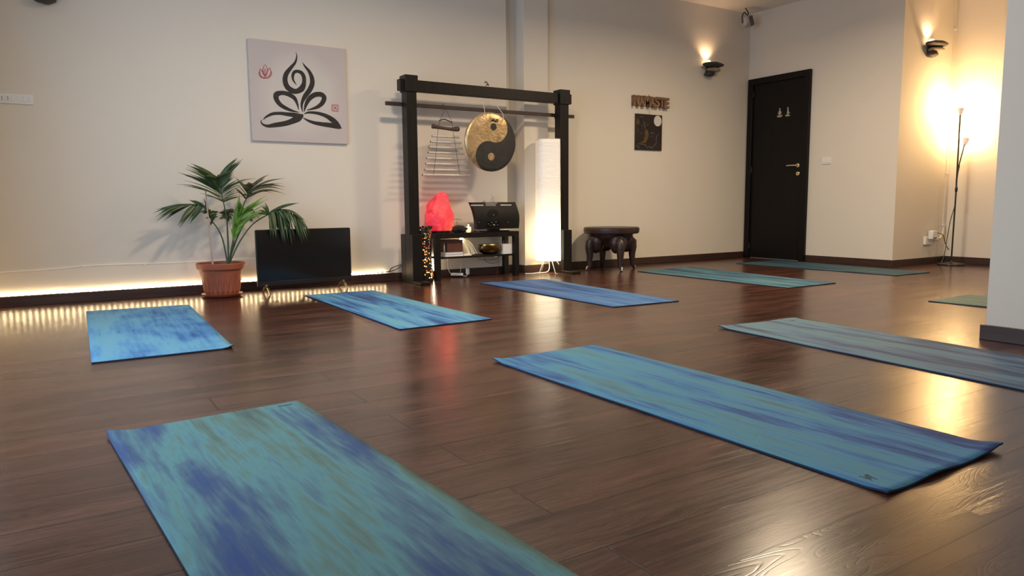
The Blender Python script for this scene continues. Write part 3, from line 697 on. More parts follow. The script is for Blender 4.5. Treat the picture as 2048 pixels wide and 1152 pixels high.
bcab = obj('black_cable', MB().tube(cr([(2.55, 6.375, .092), (2.66, 6.37, .094), (2.74, 6.36, .11), (2.80, 6.33, .15)], 6), .004, 6).tube(cr([(2.68, 6.372, .085), (2.70, 6.36, .125), (2.76, 6.34, .15), (2.80, 6.32, .16)], 6), .004, 6), M_BLACK)
tag(bcab, 'black cables coming from behind the left foot of the gong stand', 'cable')

# ------------------------------------------------------------------ perforated lamp beside the left post
def perfm():
    m = mat('perforated_black_wood', (.010, .008, .006), .5); g = G(m)
    v = g.coord('UV')
    vr = g.n('TexVoronoi', feature='F1', ins={'Vector': v, 'Scale': 1.0, 'Randomness': .62})
    n = g.n('SeparateColor', ins={0: vr.outputs['Color']}).outputs
    rad = g.math('ADD', .30, g.math('MULTIPLY', g.math('POWER', n[0], 3.0), .16))
    hole = g.math('LESS_THAN', vr.outputs['Distance'], rad)
    z = g.n('SeparateXYZ', ins={0: g.coord()}).outputs[2]
    low = g.ramp(z, [(.05, g3(1)), (.16, g3(.62)), (.30, g3(.20)), (.45, g3(.11))])
    colr = g.ramp(n[1], [(.1, (1, .18, .04)), (.5, (1, .42, .12)), (.9, (1, .62, .30))])
    es = g.math('MULTIPLY', g.math('MULTIPLY', hole, 6.0), low)
    g.set(Emission_Color=colr, Emission_Strength=es)
    return m
vy = 6.13; vx = YP(862, 520, vy).x-.060; print('vx', vx)
vl = thing('perforated_lamp', 'tall black waisted lamp pierced with glowing orange holes beside the left gong post', 'lamp', (vx, vy, 0))
prf = [(.068, .04), (.072, .05), (.070, .10), (.062, .17), (.053, .24), (.049, .30), (.050, .36), (.056, .42), (.062, .47), (.064, .505)]
prf = cr(prf, 4); n = 40; me = bpy.data.meshes.new('lamp_shade')
vv_, ff_, uv_ = [], [], []
for j, (r, z) in enumerate(prf):
    for i in range(n+1):
        a = 2*PI*i/n; zz = z+(.010*mnoise.noise(Vector((math.cos(a)*3, math.sin(a)*3, 4))) if j >= len(prf)-2 else 0)
        vv_.append((r*math.cos(a), r*math.sin(a), zz)); uv_.append((i/n*20, z*54))
for j in range(len(prf)-1):
    for i in range(n): ff_.append((j*(n+1)+i, j*(n+1)+i+1, (j+1)*(n+1)+i+1, (j+1)*(n+1)+i))
me.from_pydata(vv_, [], ff_); ul = me.uv_layers.new(name='UV')
for lp in me.loops: ul.data[lp.index].uv = uv_[lp.vertex_index]
for p in me.polygons: p.use_smooth = True
me.materials.append(perfm()); o = bpy.data.objects.new('lamp_shade', me); COL.objects.link(o); o.parent = vl
sm = o.modifiers.new('wall', 'SOLIDIFY'); sm.thickness = .004
obj('lamp_foot', MB().lathe([(.068, 0), (.071, .006), (.071, .034), (.068, .042), (0, .042)], (vx, vy, 0), 36), M_BLACKWOOD, vl)
rim = MB()
for i in range(14):
    a = 2*PI*i/14; rim.blob((vx+.064*math.cos(a), vy+.064*math.sin(a), .508+.008*(i % 2)), (.014, .010, .010), 8, 6)
obj('rim', rim, M_BLACKWOOD, vl)

# ------------------------------------------------------------------ paper floor lamp
ly, lr = 6.17, .128; lx = YP(1096, 430, ly).x
pm = mat('lit_rice_paper', (.85, .8, .72), .8, emit=(1, .8, .5), es=1); g = G(pm); v = g.coord()
zz = g.n('SeparateXYZ', ins={0: v}).outputs[2]
glow = g.ramp(g.math('DIVIDE', zz, 1.4), [(.08, g3(.62)), (.16, g3(1)), (.30, g3(.8)), (.46, g3(.26)), (.64, g3(.11)), (1, g3(.07))])
# thin crossing threads and crinkles
wv = g.noise(g.coord('Object', (5, 5, 30)), 2.2, 5, .6, .8)
th = g.noise(g.coord('Object', (9, 9, 14), rot=(.4, .5, 0)), 2.0, 2, .4, 2.5)
thin = g.math('LESS_THAN', g.math('ABSOLUTE', g.math('SUBTRACT', th, .5)), .006)
g.set(Base_Color=g.mix(g.math('MULTIPLY', thin, .35), (.84, .79, .72), (.5, .45, .4)),
      Emission_Color=g.ramp(g.math('DIVIDE', zz, 1.4), [(.1, (1, .80, .46)), (.3, (1, .86, .58)), (.55, (1, .84, .60)), (.8, (1, .86, .70))]),
      Emission_Strength=g.math('MULTIPLY', g.math('MULTIPLY', glow, 3.4), g.math('SUBTRACT', 1.0, g.math('MULTIPLY', thin, .25))), Normal=g.bump(wv, .7, .012))
pl = thing('paper_floor_lamp', 'tall white paper column lamp glowing beside the right gong post', 'lamp', (lx, ly, 0))
shade = MB(); n = 44; prof_ = []
for j in range(34):
    t = j/33; prof_.append((lr*(1-.045*t), .13+1.245*t))
def sq(a, z): # rounded square section with slight crumple
    c, s_ = abs(math.cos(a+.35)), abs(math.sin(a+.35)); r = 1/((c**5+s_**5)**(1/5))
    return r*.93*(1+.012*mnoise.noise(Vector((math.cos(a)*3, math.sin(a)*3, z*18))))
shade.lathe(prof_, (lx, ly, 0), n, wob=sq, caps=False)
so = obj('paper_shade', shade, pm, pl); sm = so.modifiers.new('wall', 'SOLIDIFY'); sm.thickness = .002
for z, k in ((.13, 1), (1.375, .955)):
    wf = MB().tube([(lx+lr*k*sq(2*PI*i/n, z)*math.cos(2*PI*i/n), ly+lr*k*sq(2*PI*i/n, z)*math.sin(2*PI*i/n), z) for i in range(n)], .003, 6, closed=True)
    obj('wire_ring', wf, M_WHITEPL, pl)
for a in (math.radians(200), math.radians(262), math.radians(330), math.radians(80)):
    p0 = Vector((lx+.085*math.cos(a), ly+.085*math.sin(a), .135)); p1_ = Vector((lx+.165*math.cos(a), ly+.165*math.sin(a), .004))
    obj('leg', MB().tube([p0, p1_, p1_+Vector((-.02*math.sin(a), .02*math.cos(a), 0))], .0042, 8), M_WHITEPL, pl)
obj('power_cord', MB().tube(cr([(lx, ly, .16), (lx+.01, ly-.01, .06), (lx-.03, ly-.02, .012), (lx-.12, ly+.01, .006), (lx-.20, ly+.0, .005), (lx-.27, ly+.03, .006)], 6), .005, 8), M_WHITEPL, pl)
light('paper_lamp_bulb', 'POINT', (lx, ly-.0, .45), 9, (1, .74, .42), .10)

# ------------------------------------------------------------------ carved stool
M_STOOL = noisy('dark_carved_wood', (.022, .010, .009), (.055, .026, .022), 7, .38, .25, 18)
M_TUSK = mat('pale_tusk', (.62, .6, .58), .35)
sx0, sy0 = 5.148, 6.06
stl = thing('carved_stool', 'round dark wooden stool on carved elephant legs near the back wall', 'stool', (sx0, sy0, 0))
obj('seat', MB().lathe([(.0, .400), (.235, .400), (.285, .396), (.297, .404), (.302, .43), (.300, .455), (.290, .464), (.15, .462), (0, .462)], (sx0, sy0, 0), 56), M_STOOL, stl)
obj('apron', MB().lathe([(.15, .27), (.20, .33), (.232, .37), (.235, .402), (0, .402)], (sx0, sy0, 0), 44), M_STOOL, stl)
for i, ad in enumerate((-109, -10, 71, 169)):
    a = math.radians(ad); dr = Vector((math.cos(a), math.sin(a), 0)); tn = Vector((-dr.y, dr.x, 0)); Cc = Vector((sx0, sy0, 0))
    R3 = Matrix((dr, tn, Vector((0, 0, 1)))).transposed()
    b = MB().blob(Cc+dr*.185+Vector((0, 0, .305)), (.085, .100, .115), 22, 14, .12, i, R=R3)
    b.tube([Cc+dr*.225+Vector((0, 0, .34)), Cc+dr*.262+Vector((0, 0, .30)), Cc+dr*.268+Vector((0, 0, .24)), Cc+dr*.262+Vector((0, 0, .16)), Cc+dr*.268+Vector((0, 0, .08)), Cc+dr*.275+Vector((0, 0, .035))], [.034, .052, .046, .036, .028, .023], 14)
    eo = obj('elephant_leg', b, M_STOOL, stl, sharp=60)
    for s_ in (-1, 1):
        e2 = MB().blob(Cc+dr*.205+tn*.072*s_+Vector((0, 0, .285)), (.032, .015, .062), 16, 10, .15, i+s_, R=R3)
        obj('ear', e2, M_STOOL, eo)
    obj('foot_tip', MB().tube([Cc+dr*.272+Vector((0, 0, .055)), Cc+dr*.285+Vector((0, 0, .03)), Cc+dr*.292+Vector((0, 0, .002))], [.015, .018, .013], 10), M_STOOL, eo)
    obj('tusk', MB().tube([Cc+dr*.288+tn*.006+Vector((0, 0, .052)), Cc+dr*.302+tn*.004+Vector((0, 0, .034)), Cc+dr*.308+Vector((0, 0, .012))], [.007, .008, .004], 8), M_TUSK, eo)

# ------------------------------------------------------------------ television on the floor
tv = thing('television', 'black flat screen television standing on the floor beside the potted palm', 'television', (1.81, 6.09, 0))
tvx0, tvx1, tvz0, tvz1, tvy = 1.405, 2.215, .062, .528, 6.09
def rrect(x0, x1, z0, z1, r, y, n=5):
    P = []
    for cx_, cz_, a0 in ((x1-r, z1-r, 0), (x0+r, z1-r, PI/2), (x0+r, z0+r, PI), (x1-r, z0+r, 1.5*PI)):
        for k in range(n+1): P.append(Vector((cx_+r*math.cos(a0+PI/2*k/n), y, cz_+r*math.sin(a0+PI/2*k/n))))
    return P
fixn(obj('cabinet', MB().prism(rrect(tvx0, tvx1, tvz0, tvz1, .014, tvy), (0, 0, 0), (0, .022, 0)).prism(rrect(tvx0+.12, tvx1-.12, tvz0+.05, tvz1-.12, .02, tvy+.022), (0, 0, 0), (0, .03, 0)), M_BLACK, tv, bevel=.002))
fixn(obj('screen', MB().prism(rrect(tvx0+.010, tvx1-.010, tvz0+.042, tvz1-.010, .006, tvy-.0015), (0, 0, 0), (0, .002, 0)), M_GLOSS, tv, smooth=False))
obj('lower_bezel', vb(tvx0+.006, tvx1-.006, tvy-.003, tvy, tvz0+.004, tvz0+.038), noisy('brown_tinted_bezel', (.014, .009, .008), (.018, .012, .010), 8, .3, 0), tv, bevel=.001)
for x in (1.475, 2.135):
    f = MB()
    f.tube([(x, tvy+.01, .072), (x, tvy-.045, .045), (x, tvy-.10, .006)], [.008, .008, .006], 8)
    f.tube([(x, tvy+.012, .072), (x, tvy+.065, .045), (x, tvy+.11, .006)], [.008, .008, .006], 8)
    f.box(x-.010, x+.010, tvy-.01, tvy+.03, .060, .075)
    obj('foot', f, M_GOLDISH if x > 2 else M_GOLDISH, tv, bevel=.001)
tv.rotation_euler = (0, 0, math.radians(1.6))
obj('tv_cable', MB().tube(cr([(1.75, tvy+.03, .10), (1.78, tvy+.02, .055), (1.85, tvy+.02, .05), (1.95, tvy+.02, .056), (2.03, tvy+.03, .10)], 5), .004, 6), M_BLACK, tv)

# ------------------------------------------------------------------ potted palm
px_, py_ = 1.140, 6.135
M_TERRA = noisy('terracotta_plastic', (.30, .085, .045), (.36, .11, .06), 5, .5, .08)
M_SOIL = noisy('potting_soil', (.03, .018, .012), (.07, .045, .03), 40, .95, .8, 60)
palm = thing('potted_palm', 'potted kentia palm in a ribbed terracotta pot beside the television', 'plant', (px_, py_, 0))
def ribs(a, z): return 1+(.018*max(-1, min(1, 2.5*math.cos(a*22))) if .05 < z < .205 else 0)
obj('saucer', MB().lathe([(.110, 0), (.135, .006), (.152, .022), (.156, .026), (.150, .026), (.130, .012), (0, .010)], (px_, py_, 0), 64), M_TERRA, palm)
obj('pot', MB().lathe([(.118, .012), (.122, .018), (.134, .048), (.136, .052), (.155, .200), (.157, .206), (.166, .214), (.168, .218), (.172, .222), (.180, .228), (.184, .250), (.186, .268), (.181, .273), (.173, .268), (.168, .225), (.120, .03), (0, .026)], (px_, py_, 0), 176, wob=ribs), M_TERRA, palm)
obj('soil', MB().lathe([(.168, .236), (.12, .246), (0, .250)], (px_, py_, 0), 40), M_SOIL, palm)
def GP(a, b, y=py_): return YP(290+a/3.6, 300+b/3.6, y)
obj('support_cane', MB().tube([GP(487, 822), GP(470, 660), GP(452, 460), GP(435, 290)], [.0075, .007, .006, .0045], 8), noisy('bare_cane', (.42, .30, .24), (.52, .40, .33), 12, .6, .1), palm)
def leafm(name, c1, c2, c3):
    m = mat(name, c1, .42); g = G(m); v = g.coord()
    g.set(Base_Color=g.ramp(g.noise(v, 6, 4, .6), [(.35, c1), (.55, c2), (.75, c3)]))
    m.node_tree.nodes['Principled BSDF'].inputs['Subsurface Weight'].default_value = 0
    return m
M_LEAF = leafm('palm_leaf', (.018, .045, .016), (.035, .075, .022), (.08, .10, .035))
M_LEAFB = leafm('brown_tinged_palm_leaf', (.03, .048, .018), (.06, .065, .025), (.13, .09, .04))
M_LEAFY = leafm('young_palm_leaf', (.10, .22, .025), (.16, .33, .04), (.22, .40, .07))
M_STEM = mat('green_petiole', (.035, .065, .02), .45)
def blade(mb, A_, B_, w_, sag, nrm, n=9):
    """folded tapering leaflet from A_ to B_"""
    A_, B_ = Vector(A_), Vector(B_); L = (B_-A_).length; o = len(mb.v)
    for k in range(n+1):
        t = k/n; p = A_.lerp(B_, t)+Vector((0, 0, sag*L*math.sin(PI*t)*1.0))
        wd = w_*(math.sin(PI*min(1, t*.9+.10))**.7)*(1-t**3*.9) if t < 1 else .0003
        tdir = (B_-A_).normalized(); b = tdir.cross(nrm).normalized()
        mb.v += [p-b*wd+nrm*wd*.35, p-nrm*wd*.15, p+b*wd+nrm*wd*.35]
        if k < n: mb.f += [(o+k*3, o+k*3+1, o+k*3+4, o+k*3+3), (o+k*3+1, o+k*3+2, o+k*3+5, o+k*3+4)]
def frond(label, pet, rach, leaves, m_, y0=0.0, y1=0.0, w_=.0085, sag=.05, seed=1):
    """pet/rach: crop pixels; y0,y1 depth offsets at start and end"""
    rnd_ = random.Random(seed)
    pp = cr([tuple(p) for p in pet], 6); rr = cr([tuple(p) for p in rach], 6)
    full = pp+rr[1:]; n = len(full)
    P3 = [GP(a, b, py_+y0*max(0, (i/(n-1)))**1.5*0+(y0+(y1-y0)*i/(n-1))) for i, (a, b) in enumerate(full)]
    P3[0] = Vector((px_+.045+rnd_.uniform(-.008, .008), py_+rnd_.uniform(-.01, .01), .235)) if pet[0][1] > 760 else P3[0]
    mb = MB()
    dense = []
    for A1, A2 in zip(leaves, leaves[1:]+[None]):
        dense.append(A1)
        if A2 and math.hypot(A1[1][0]-A2[1][0], A1[1][1]-A2[1][1]) < 130:
            wA = (A1[2] if len(A1) > 2 else 1)*.7; q_ = rnd_.uniform(.86, 1.0)
            i_ = int((A1[0]+A2[0])/2*(len(rr)-1)); ax_, ay_ = rr[min(i_, len(rr)-1)][:2]
            mx_, my_ = (A1[1][0]+A2[1][0])/2, (A1[1][1]+A2[1][1])/2
            dense.append(((A1[0]+A2[0])/2, (ax_+(mx_-ax_)*q_, ay_+(my_-ay_)*q_), wA, (A1[3] if len(A1) > 3 else sag)))
    for (t, tip, *ex_) in dense:
        w2 = ex_[0] if ex_ else 1.0; sg = ex_[1] if len(ex_) > 1 else sag
        i = t*(len(rr)-1); i0 = min(int(i), len(rr)-2); fr_ = i-i0
        a = rr[i0][0]*(1-fr_)+rr[i0+1][0]*fr_; b = rr[i0][1]*(1-fr_)+rr[i0+1][1]*fr_
        ii = len(pp)-1+i; yy_ = py_+y0+(y1-y0)*ii/(n-1)
        A_ = GP(a, b, yy_); B_ = GP(tip[0], tip[1], yy_+rnd_.uniform(-.10, .07))
        nr = Vector((rnd_.uniform(-.25, .25), -1, rnd_.uniform(.1, .7))).normalized()
        blade(mb, A_, B_, w_*w2, sg, nr)
    o_ = obj('frond', mb, m_, palm, sharp=80)
    if label: o_['label'] = label
    sm_ = o_.modifiers.new('leaf', 'SOLIDIFY'); sm_.thickness = .0008
    obj('stem', MB().tube(P3, [.0065-(.0045)*k/(n-1) for k in range(n)], 8), M_STEM, o_)
frond(None, [(600, 815), (598, 640), (585, 480), (565, 375)], [(565, 375), (548, 300), (535, 240), (520, 200)],
      [(0, (395, 310), .5), (.05, (440, 330), .5), (.08, (225, 248), .6, .10), (.18, (300, 262), .6), (.25, (235, 160), .9), (.35, (262, 168), 1), (.48, (290, 135), 1.1), (.62, (300, 108), 1.3), (.74, (330, 95), 1.5), (.84, (352, 112), 1.5), (.92, (400, 160), 1.6), (.97, (440, 185), 1.6), (.5, (470, 210), 1.6), (.6, (500, 205), 1.5),
       (1, (560, 180), 1.4), (1, (600, 160), 1.4), (.98, (640, 140), 1.3), (.9, (665, 55), 1.1), (.8, (668, 62), 1.0), (.68, (705, 65), 1.0), (.58, (690, 90), .9), (.5, (640, 170), .9), (.4, (650, 190), .7), (.32, (720, 218), .6, .08), (.26, (800, 207), .6, .12), (.18, (690, 262), .5), (.10, (680, 300), .5), (.05, (705, 335), .5, .06), (0, (665, 345), .4)], M_LEAF, 0, -.05, .0105, seed=3)
frond(None, [(608, 812), (650, 610), (700, 420), (728, 355)], [(728, 355), (742, 310), (750, 280), (757, 250)],
      [(0, (640, 268), .8, .08), (.1, (658, 300), .6), (.3, (650, 195), .9, .05), (.45, (668, 215), 1), (.6, (700, 255), 1.4, -.02), (.8, (715, 248), 1.4), (1, (735, 240), 1.4), (1, (770, 240), 1.5), (.9, (800, 255), 1.4), (.7, (895, 175), .9), (.6, (860, 210), .8), (.5, (1005, 205), .7, .08), (.42, (1012, 268), 1.2, .12), (.32, (1000, 285), .9, .12), (.25, (920, 245), .9, .08), (.15, (1015, 320), .7, .14), (.05, (900, 290), .6, .08), (.5, (740, 320), 1.3), (.3, (780, 300), 1.2), (.2, (690, 320), .8)], M_LEAFB, .03, .07, .0105, seed=5)
frond(None, [(592, 805), (562, 655), (525, 570), (482, 512)], [(482, 512), (450, 450), (410, 405), (345, 392), (250, 400)],
      [(1, (60, 455), .9, .06), (.95, (75, 482), .9, .05), (.85, (80, 515), 1.1, .06), (.78, (130, 515), .9, .05), (.72, (75, 430), .8, .04), (.7, (235, 545), 1.7, .05), (.62, (250, 560), .9, .04), (.5, (322, 532), 1.7, .04), (.5, (315, 358), 1.2, .03), (.45, (350, 360), 1.1), (.35, (440, 385), 1.2), (.3, (420, 460), 1.6), (.2, (470, 425), 1.7), (.15, (530, 440), 1.8), (.1, (525, 480), 1.5), (.05, (490, 530), 1.6), (0, (500, 480), 1.6), (.1, (420, 340), .7), (.25, (395, 450), 1.2), (.0, (470, 545), 1)], M_LEAF, .02, .05, .0105, seed=9)
frond(None, [(612, 806), (680, 664), (775, 535), (890, 462)], [(890, 462), (925, 432), (990, 428), (1060, 450), (1100, 480)],
      [(0, (800, 462), 1.2), (0, (830, 400), .8, .1), (.05, (862, 378), .8, .1), (.15, (1112, 380), 1.3, .04), (.3, (1050, 400), .9), (.5, (1145, 500), .9, .10), (.6, (1165, 525), .9, .10), (.8, (1172, 560), .9, .08), (1, (1200, 625), .9, .08), (.95, (1170, 660), 1, .06), (.85, (1135, 682), 1.2, .06), (.7, (1105, 640), .9, .05), (.55, (1062, 692), 1.6, .06), (.45, (1012, 682), 1.2, .05), (.38, (990, 662), 1.5, .04), (.3, (960, 600), 1.2), (.22, (945, 642), 1.6, .03), (.12, (905, 632), 1.3, .02), (.05, (915, 560), 1.3), (.2, (985, 540), 1.6), (.4, (1040, 560), 1.6), (.6, (1090, 560), 1.3)], M_LEAF, -.04, -.10, .0105, seed=11)
frond('bright green young frond', [(606, 806), (618, 730), (628, 680)], [(628, 680), (645, 590), (665, 500), (690, 430)],
      [(.2, (618, 560), .9), (.3, (640, 430), 1.8, .02), (.5, (655, 400), 1.8), (.7, (680, 322), 2.2), (.9, (672, 345), 1.8), (1, (690, 380), 1.4), (.9, (745, 420), 1.8), (.8, (800, 370), 1.6), (.8, (868, 330), 1.4), (.7, (885, 352), 1.2), (.6, (862, 428), 1.6), (.5, (880, 450), 1.3), (.4, (800, 455), 1.7), (.3, (745, 500), 1.7), (.2, (715, 545), 1.5), (.1, (660, 610), 1.2), (.5, (700, 470), 2.0), (.3, (690, 510), 2.0), (.15, (632, 520), 1.2), (.45, (665, 380), 1.6), (.6, (672, 360), 1.5), (.75, (760, 395), 1.3), (.65, (830, 350), 1.2), (.35, (780, 480), 1.2), (.55, (840, 400), 1.2), (.25, (640, 480), 1.5)], M_LEAFY, -.02, -.05, .0072, sag=.02, seed=13)
frond(None, [(602, 806), (596, 650), (592, 540), (600, 500)], [(600, 500), (600, 470), (610, 445)],
      [(.3, (530, 495), 1.2), (.5, (545, 502), 1.3), (.6, (522, 450), 1.5), (.8, (560, 432), 1.6), (1, (640, 425), 1.5), (.9, (660, 455), 1.2), (.5, (625, 505), 1.2), (.2, (590, 530), 1.0), (1, (590, 425), 1.5), (.6, (575, 500), 1.3)], M_LEAFB, .06, .10, .0105, seed=17)
frond(None, [(604, 806), (660, 640), (720, 520), (745, 470)], [(745, 470), (755, 440), (765, 420)],
      [(0, (780, 525), .9, .04), (.2, (760, 522), 1.0), (.5, (715, 440), 1.4), (.8, (740, 412), 1.4), (1, (800, 470), 1.0, .06), (.6, (830, 500), .8, .08)], M_LEAFB, .06, .10, .009, seed=19)

# ------------------------------------------------------------------ stone sconces
M_STONE = noisy('dark_slate_stone', (.03, .024, .022), (.06, .05, .046), 8, .6, .3, 20)
M_STONE2 = noisy('pale_tan_stone', (.26, .19, .14), (.38, .30, .23), 8, .6, .3, 20)
def sconce(cx_, y, cz_, label, power=1.6):
    t = thing('stone_wall_lamp', label, 'wall lamp', (cx_, y, cz_))
    obj('top_stone', MB().blob((cx_+.01, y-.088, cz_+.125), (.160, .086, .033), 30, 14, .08, 1), M_STONE, t)
    obj('middle_stone', MB().blob((cx_+.03, y-.075, cz_+.068), (.100, .072, .030), 26, 12, .10, 3), M_STONE2, t)
    obj('bottom_stone', MB().blob((cx_-.012, y-.055, cz_+.018), (.074, .055, .032), 24, 12, .12, 5), M_STONE, t)
    obj('wall_bracket', MB().box(cx_-.02, cx_+.02, y-.02, y, cz_+.0, cz_+.14), M_BLACKMAT, t)
    obj('bulb', MB().blob((cx_-.035, y-.055, cz_+.158), (.024, .024, .022), 16, 10), mat('warm_bulb', (1, .8, .6), .5, emit=(1, .66, .36), es=20), t)
    light('sconce_bulb', 'SPOT', (cx_-.035, y-.055, cz_+.190), power, (1, .62, .34), .025, direction=(0, .25, 1), spot=math.radians(130), blend=.9)
    return t
GRP = 'stone stack lamps on the walls'
a_ = YP(1414, 153, YB); b_ = YP(1855, 115, YA); c_ = YP(93, 7, YB)
sconce(6.945, YB, 2.262, 'stacked stone wall lamp glowing on the back wall left of the dark door', 6)
sconce(8.20, YA, 2.275, 'stacked stone wall lamp in the alcove above the two-headed floor lamp', 7)
sconce(c_.x, YB, 2.19, 'stacked stone wall lamp at the top left, only its bottom stone in view', .3)
for o in bpy.data.objects:
    if o.name.startswith('stone_wall_lamp'): o['group'] = GRP

# ------------------------------------------------------------------ small corner speaker
q = YP(1490, 40, 6.25)
M_GREYP = mat('grey_plastic', (.30, .27, .25), .5)
sp = thing('corner_speaker', 'small grey speaker hanging from the ceiling in the far corner', 'speaker', (q.x, 6.25, H))
Rr = Matrix.Rotation(math.radians(-24), 3, 'Y')
bx_c = Vector((q.x+.02, 6.22, q.z-.02))
obj('speaker_box', MB().box(bx_c.x-.035, bx_c.x+.045, 6.17, 6.26, bx_c.z-.065, bx_c.z+.06, Rr), M_GREYP, sp, bevel=.006)
gr_ = MB()
for k in range(5): gr_.box(bx_c.x-.030, bx_c.x+.040, 6.166, 6.171, bx_c.z-.05+.022*k, bx_c.z-.04+.022*k, Rr, (bx_c.x+.005, 6.215, bx_c.z-.0025))
obj('grille', gr_, M_STONE, sp)
obj('reflector', MB().blob((bx_c.x-.055, 6.21, bx_c.z+.0), (.05, .045, .065), 20, 12), mat('light_grey_plastic', (.5, .45, .42), .5), sp)
obj('bracket', MB().tube(cr([(q.x-.01, 6.24, H), (q.x+.03, 6.24, H-.035), (q.x+.035, 6.23, q.z+.075), (q.x-.0, 6.22, q.z+.05), (q.x-.06, 6.21, q.z+.075), (q.x-.10, 6.21, q.z+.02), (q.x-.09, 6.21, q.z-.06)], 6), .007, 8), M_STONE, sp)

# ------------------------------------------------------------------ two-headed floor lamp in the alcove
fx, fy = 8.50, 4.17
M_LAMPBK = noisy('worn_black_metal', (.03, .027, .02), (.06, .055, .04), 10, .4, .1, metal=.5)
M_SHADE = mat('translucent_white_shade', (.62, .52, .46), .5, emit=(1, .74, .58), es=.35)
fl = thing('floor_lamp', 'thin dark floor lamp with two upward cone shades standing in the alcove corner', 'lamp', (fx, fy, 0))
obj('base', MB().lathe([(.135, 0), (.138, .008), (.134, .018), (.06, .028), (.018, .034), (.010, .05)], (fx, fy, 0), 44), M_LAMPBK, fl)
tp = YP(1920.5, 229, fy)
obj('pole', MB().tube([(fx, fy, .03), (fx+.012, fy, .8), (tp.x, fy, tp.z)], .0085, 10), M_LAMPBK, fl)
def cone(p, dr, name, s_=1):
    R3 = Vector(dr).to_track_quat('Z', 'Y').to_matrix()
    o_ = obj(name, MB().lathe([(.014*s_, 0), (.020*s_, .01*s_), (.036*s_, .075*s_), (.034*s_, .075*s_), (.018*s_, .014*s_), (.0, .012*s_)], p, 24, R=R3), M_SHADE, fl)
    bp_ = Vector(p)+Vector(dr).normalized()*.068*s_
    obj('bulb', MB().blob(bp_, (.020*s_,)*3, 14, 10), mat('bright_bulb', (1, 1, 1), .5, emit=(1, .80, .5), es=60), o_)
    return bp_
b1 = cone((tp.x, fy, tp.z-.005), (.01, -.02, 1), 'upper_shade')
s2 = YP(1929, 289, fy)
obj('side_arm', MB().tube(cr([(fx+.008, fy, .86), (fx-.02, fy-.012, .96), (fx-.0, fy-.012, 1.06), (fx+.05, fy-.01, 1.18), (s2.x, fy, s2.z)], 6), .0065, 10), M_LAMPBK, fl)
b2 = cone((s2.x, fy, s2.z-.005), (.35, -.05, 1), 'lower_shade')
obj('power_cord', MB().tube(cr([(fx+.015, fy-.02, 1.10), (fx-.015, fy-.02, 1.0), (fx-.035, fy-.02, .80), (fx-.04, fy-.02, .66), (fx-.11, fy-.02, .5), (fx-.16, fy-.02, .30), (fx-.22, fy-.03, .12), (fx-.27, fy-.02, .02), (fx-.20, fy+.03, .005)], 6), .0045, 8), M_LAMPBK, fl)
obj('cord_switch', MB().blob((fx-.036, fy-.025, .84), (.016, .014, .038), 12, 10), M_BLACK, fl)
light('floor_lamp_light', 'POINT', b1+Vector((0, 0, .045)), 28, (1, .63, .27), .035)
light('floor_lamp_light', 'POINT', b2+Vector((.015, 0, .045)), 15, (1, .63, .27), .03)
# cable trunking and plug in the alcove corner
tk = thing('cable_trunking', 'narrow cream cable trunking running down the alcove corner', 'trunking', (XE-.03, YA, .3))
obj('vertical_channel', MB().box(XE-.075, XE-.050, YA-.012, YA, .42, H), M_WALL, tk, bevel=.002)
for z in (.43, 1.02, 2.62): obj('joint_clip', MB().box(XE-.082, XE-.043, YA-.018, YA, z, z+.018), M_WHITEPL, tk, bevel=.002)
obj('bent_channel', MB().tube(cr([(XE-.062, YA-.010, .42), (XE-.066, YA-.010, .37), (XE-.10, YA-.010, .31), (XE-.16, YA-.010, .285), (XE-.32, YA-.010, .262)], 6), .011, 8), M_WALL, tk)
ao = YP(1855, 473, YA)
sk = thing('wall_socket', 'white socket box with a white plug-in device low on the alcove wall', 'socket', (ao.x, YA, .25))
obj('socket_box', MB().box(ao.x-.085, ao.x+.065, YA-.03, YA, .225, .315), M_WHITEPL, sk, bevel=.004)
tag(obj('plug_device', MB().box(ao.x-.05, ao.x+.05, YA-.085, YA-.03, .285, .385), M_WHITEPL, bevel=.010), 'white boxy plug-in device with a dark slot, plugged into the alcove socket', 'adapter')
pdv = [o for o in bpy.data.objects if o.name == 'plug_device'][0]
obj('slot', MB().box(ao.x-.032, ao.x+.030, YA-.0862, YA-.085, .295, .308), mat('smoked_plastic', (.12, .10, .09), .4), pdv)
obj('plug', MB().box(ao.x+.07, ao.x+.12, YA-.06, YA-.02, .27, .30), M_WHITEPL, sk, bevel=.004)
tag(obj('device_cable', MB().tube(cr([(ao.x+.06, YA-.06, .355), (ao.x+.12, YA-.065, .35), (ao.x+.22, YA-.06, .32), (ao.x+.32, YA-.05, .20), (ao.x+.40, YA-.06, .13), (ao.x+.38, YA-.08, .06), (ao.x+.28, YA-.05, .02)], 6), .004, 8), M_BLACK), 'thin black cable looping down from the plug-in device to the lamp base', 'cable')

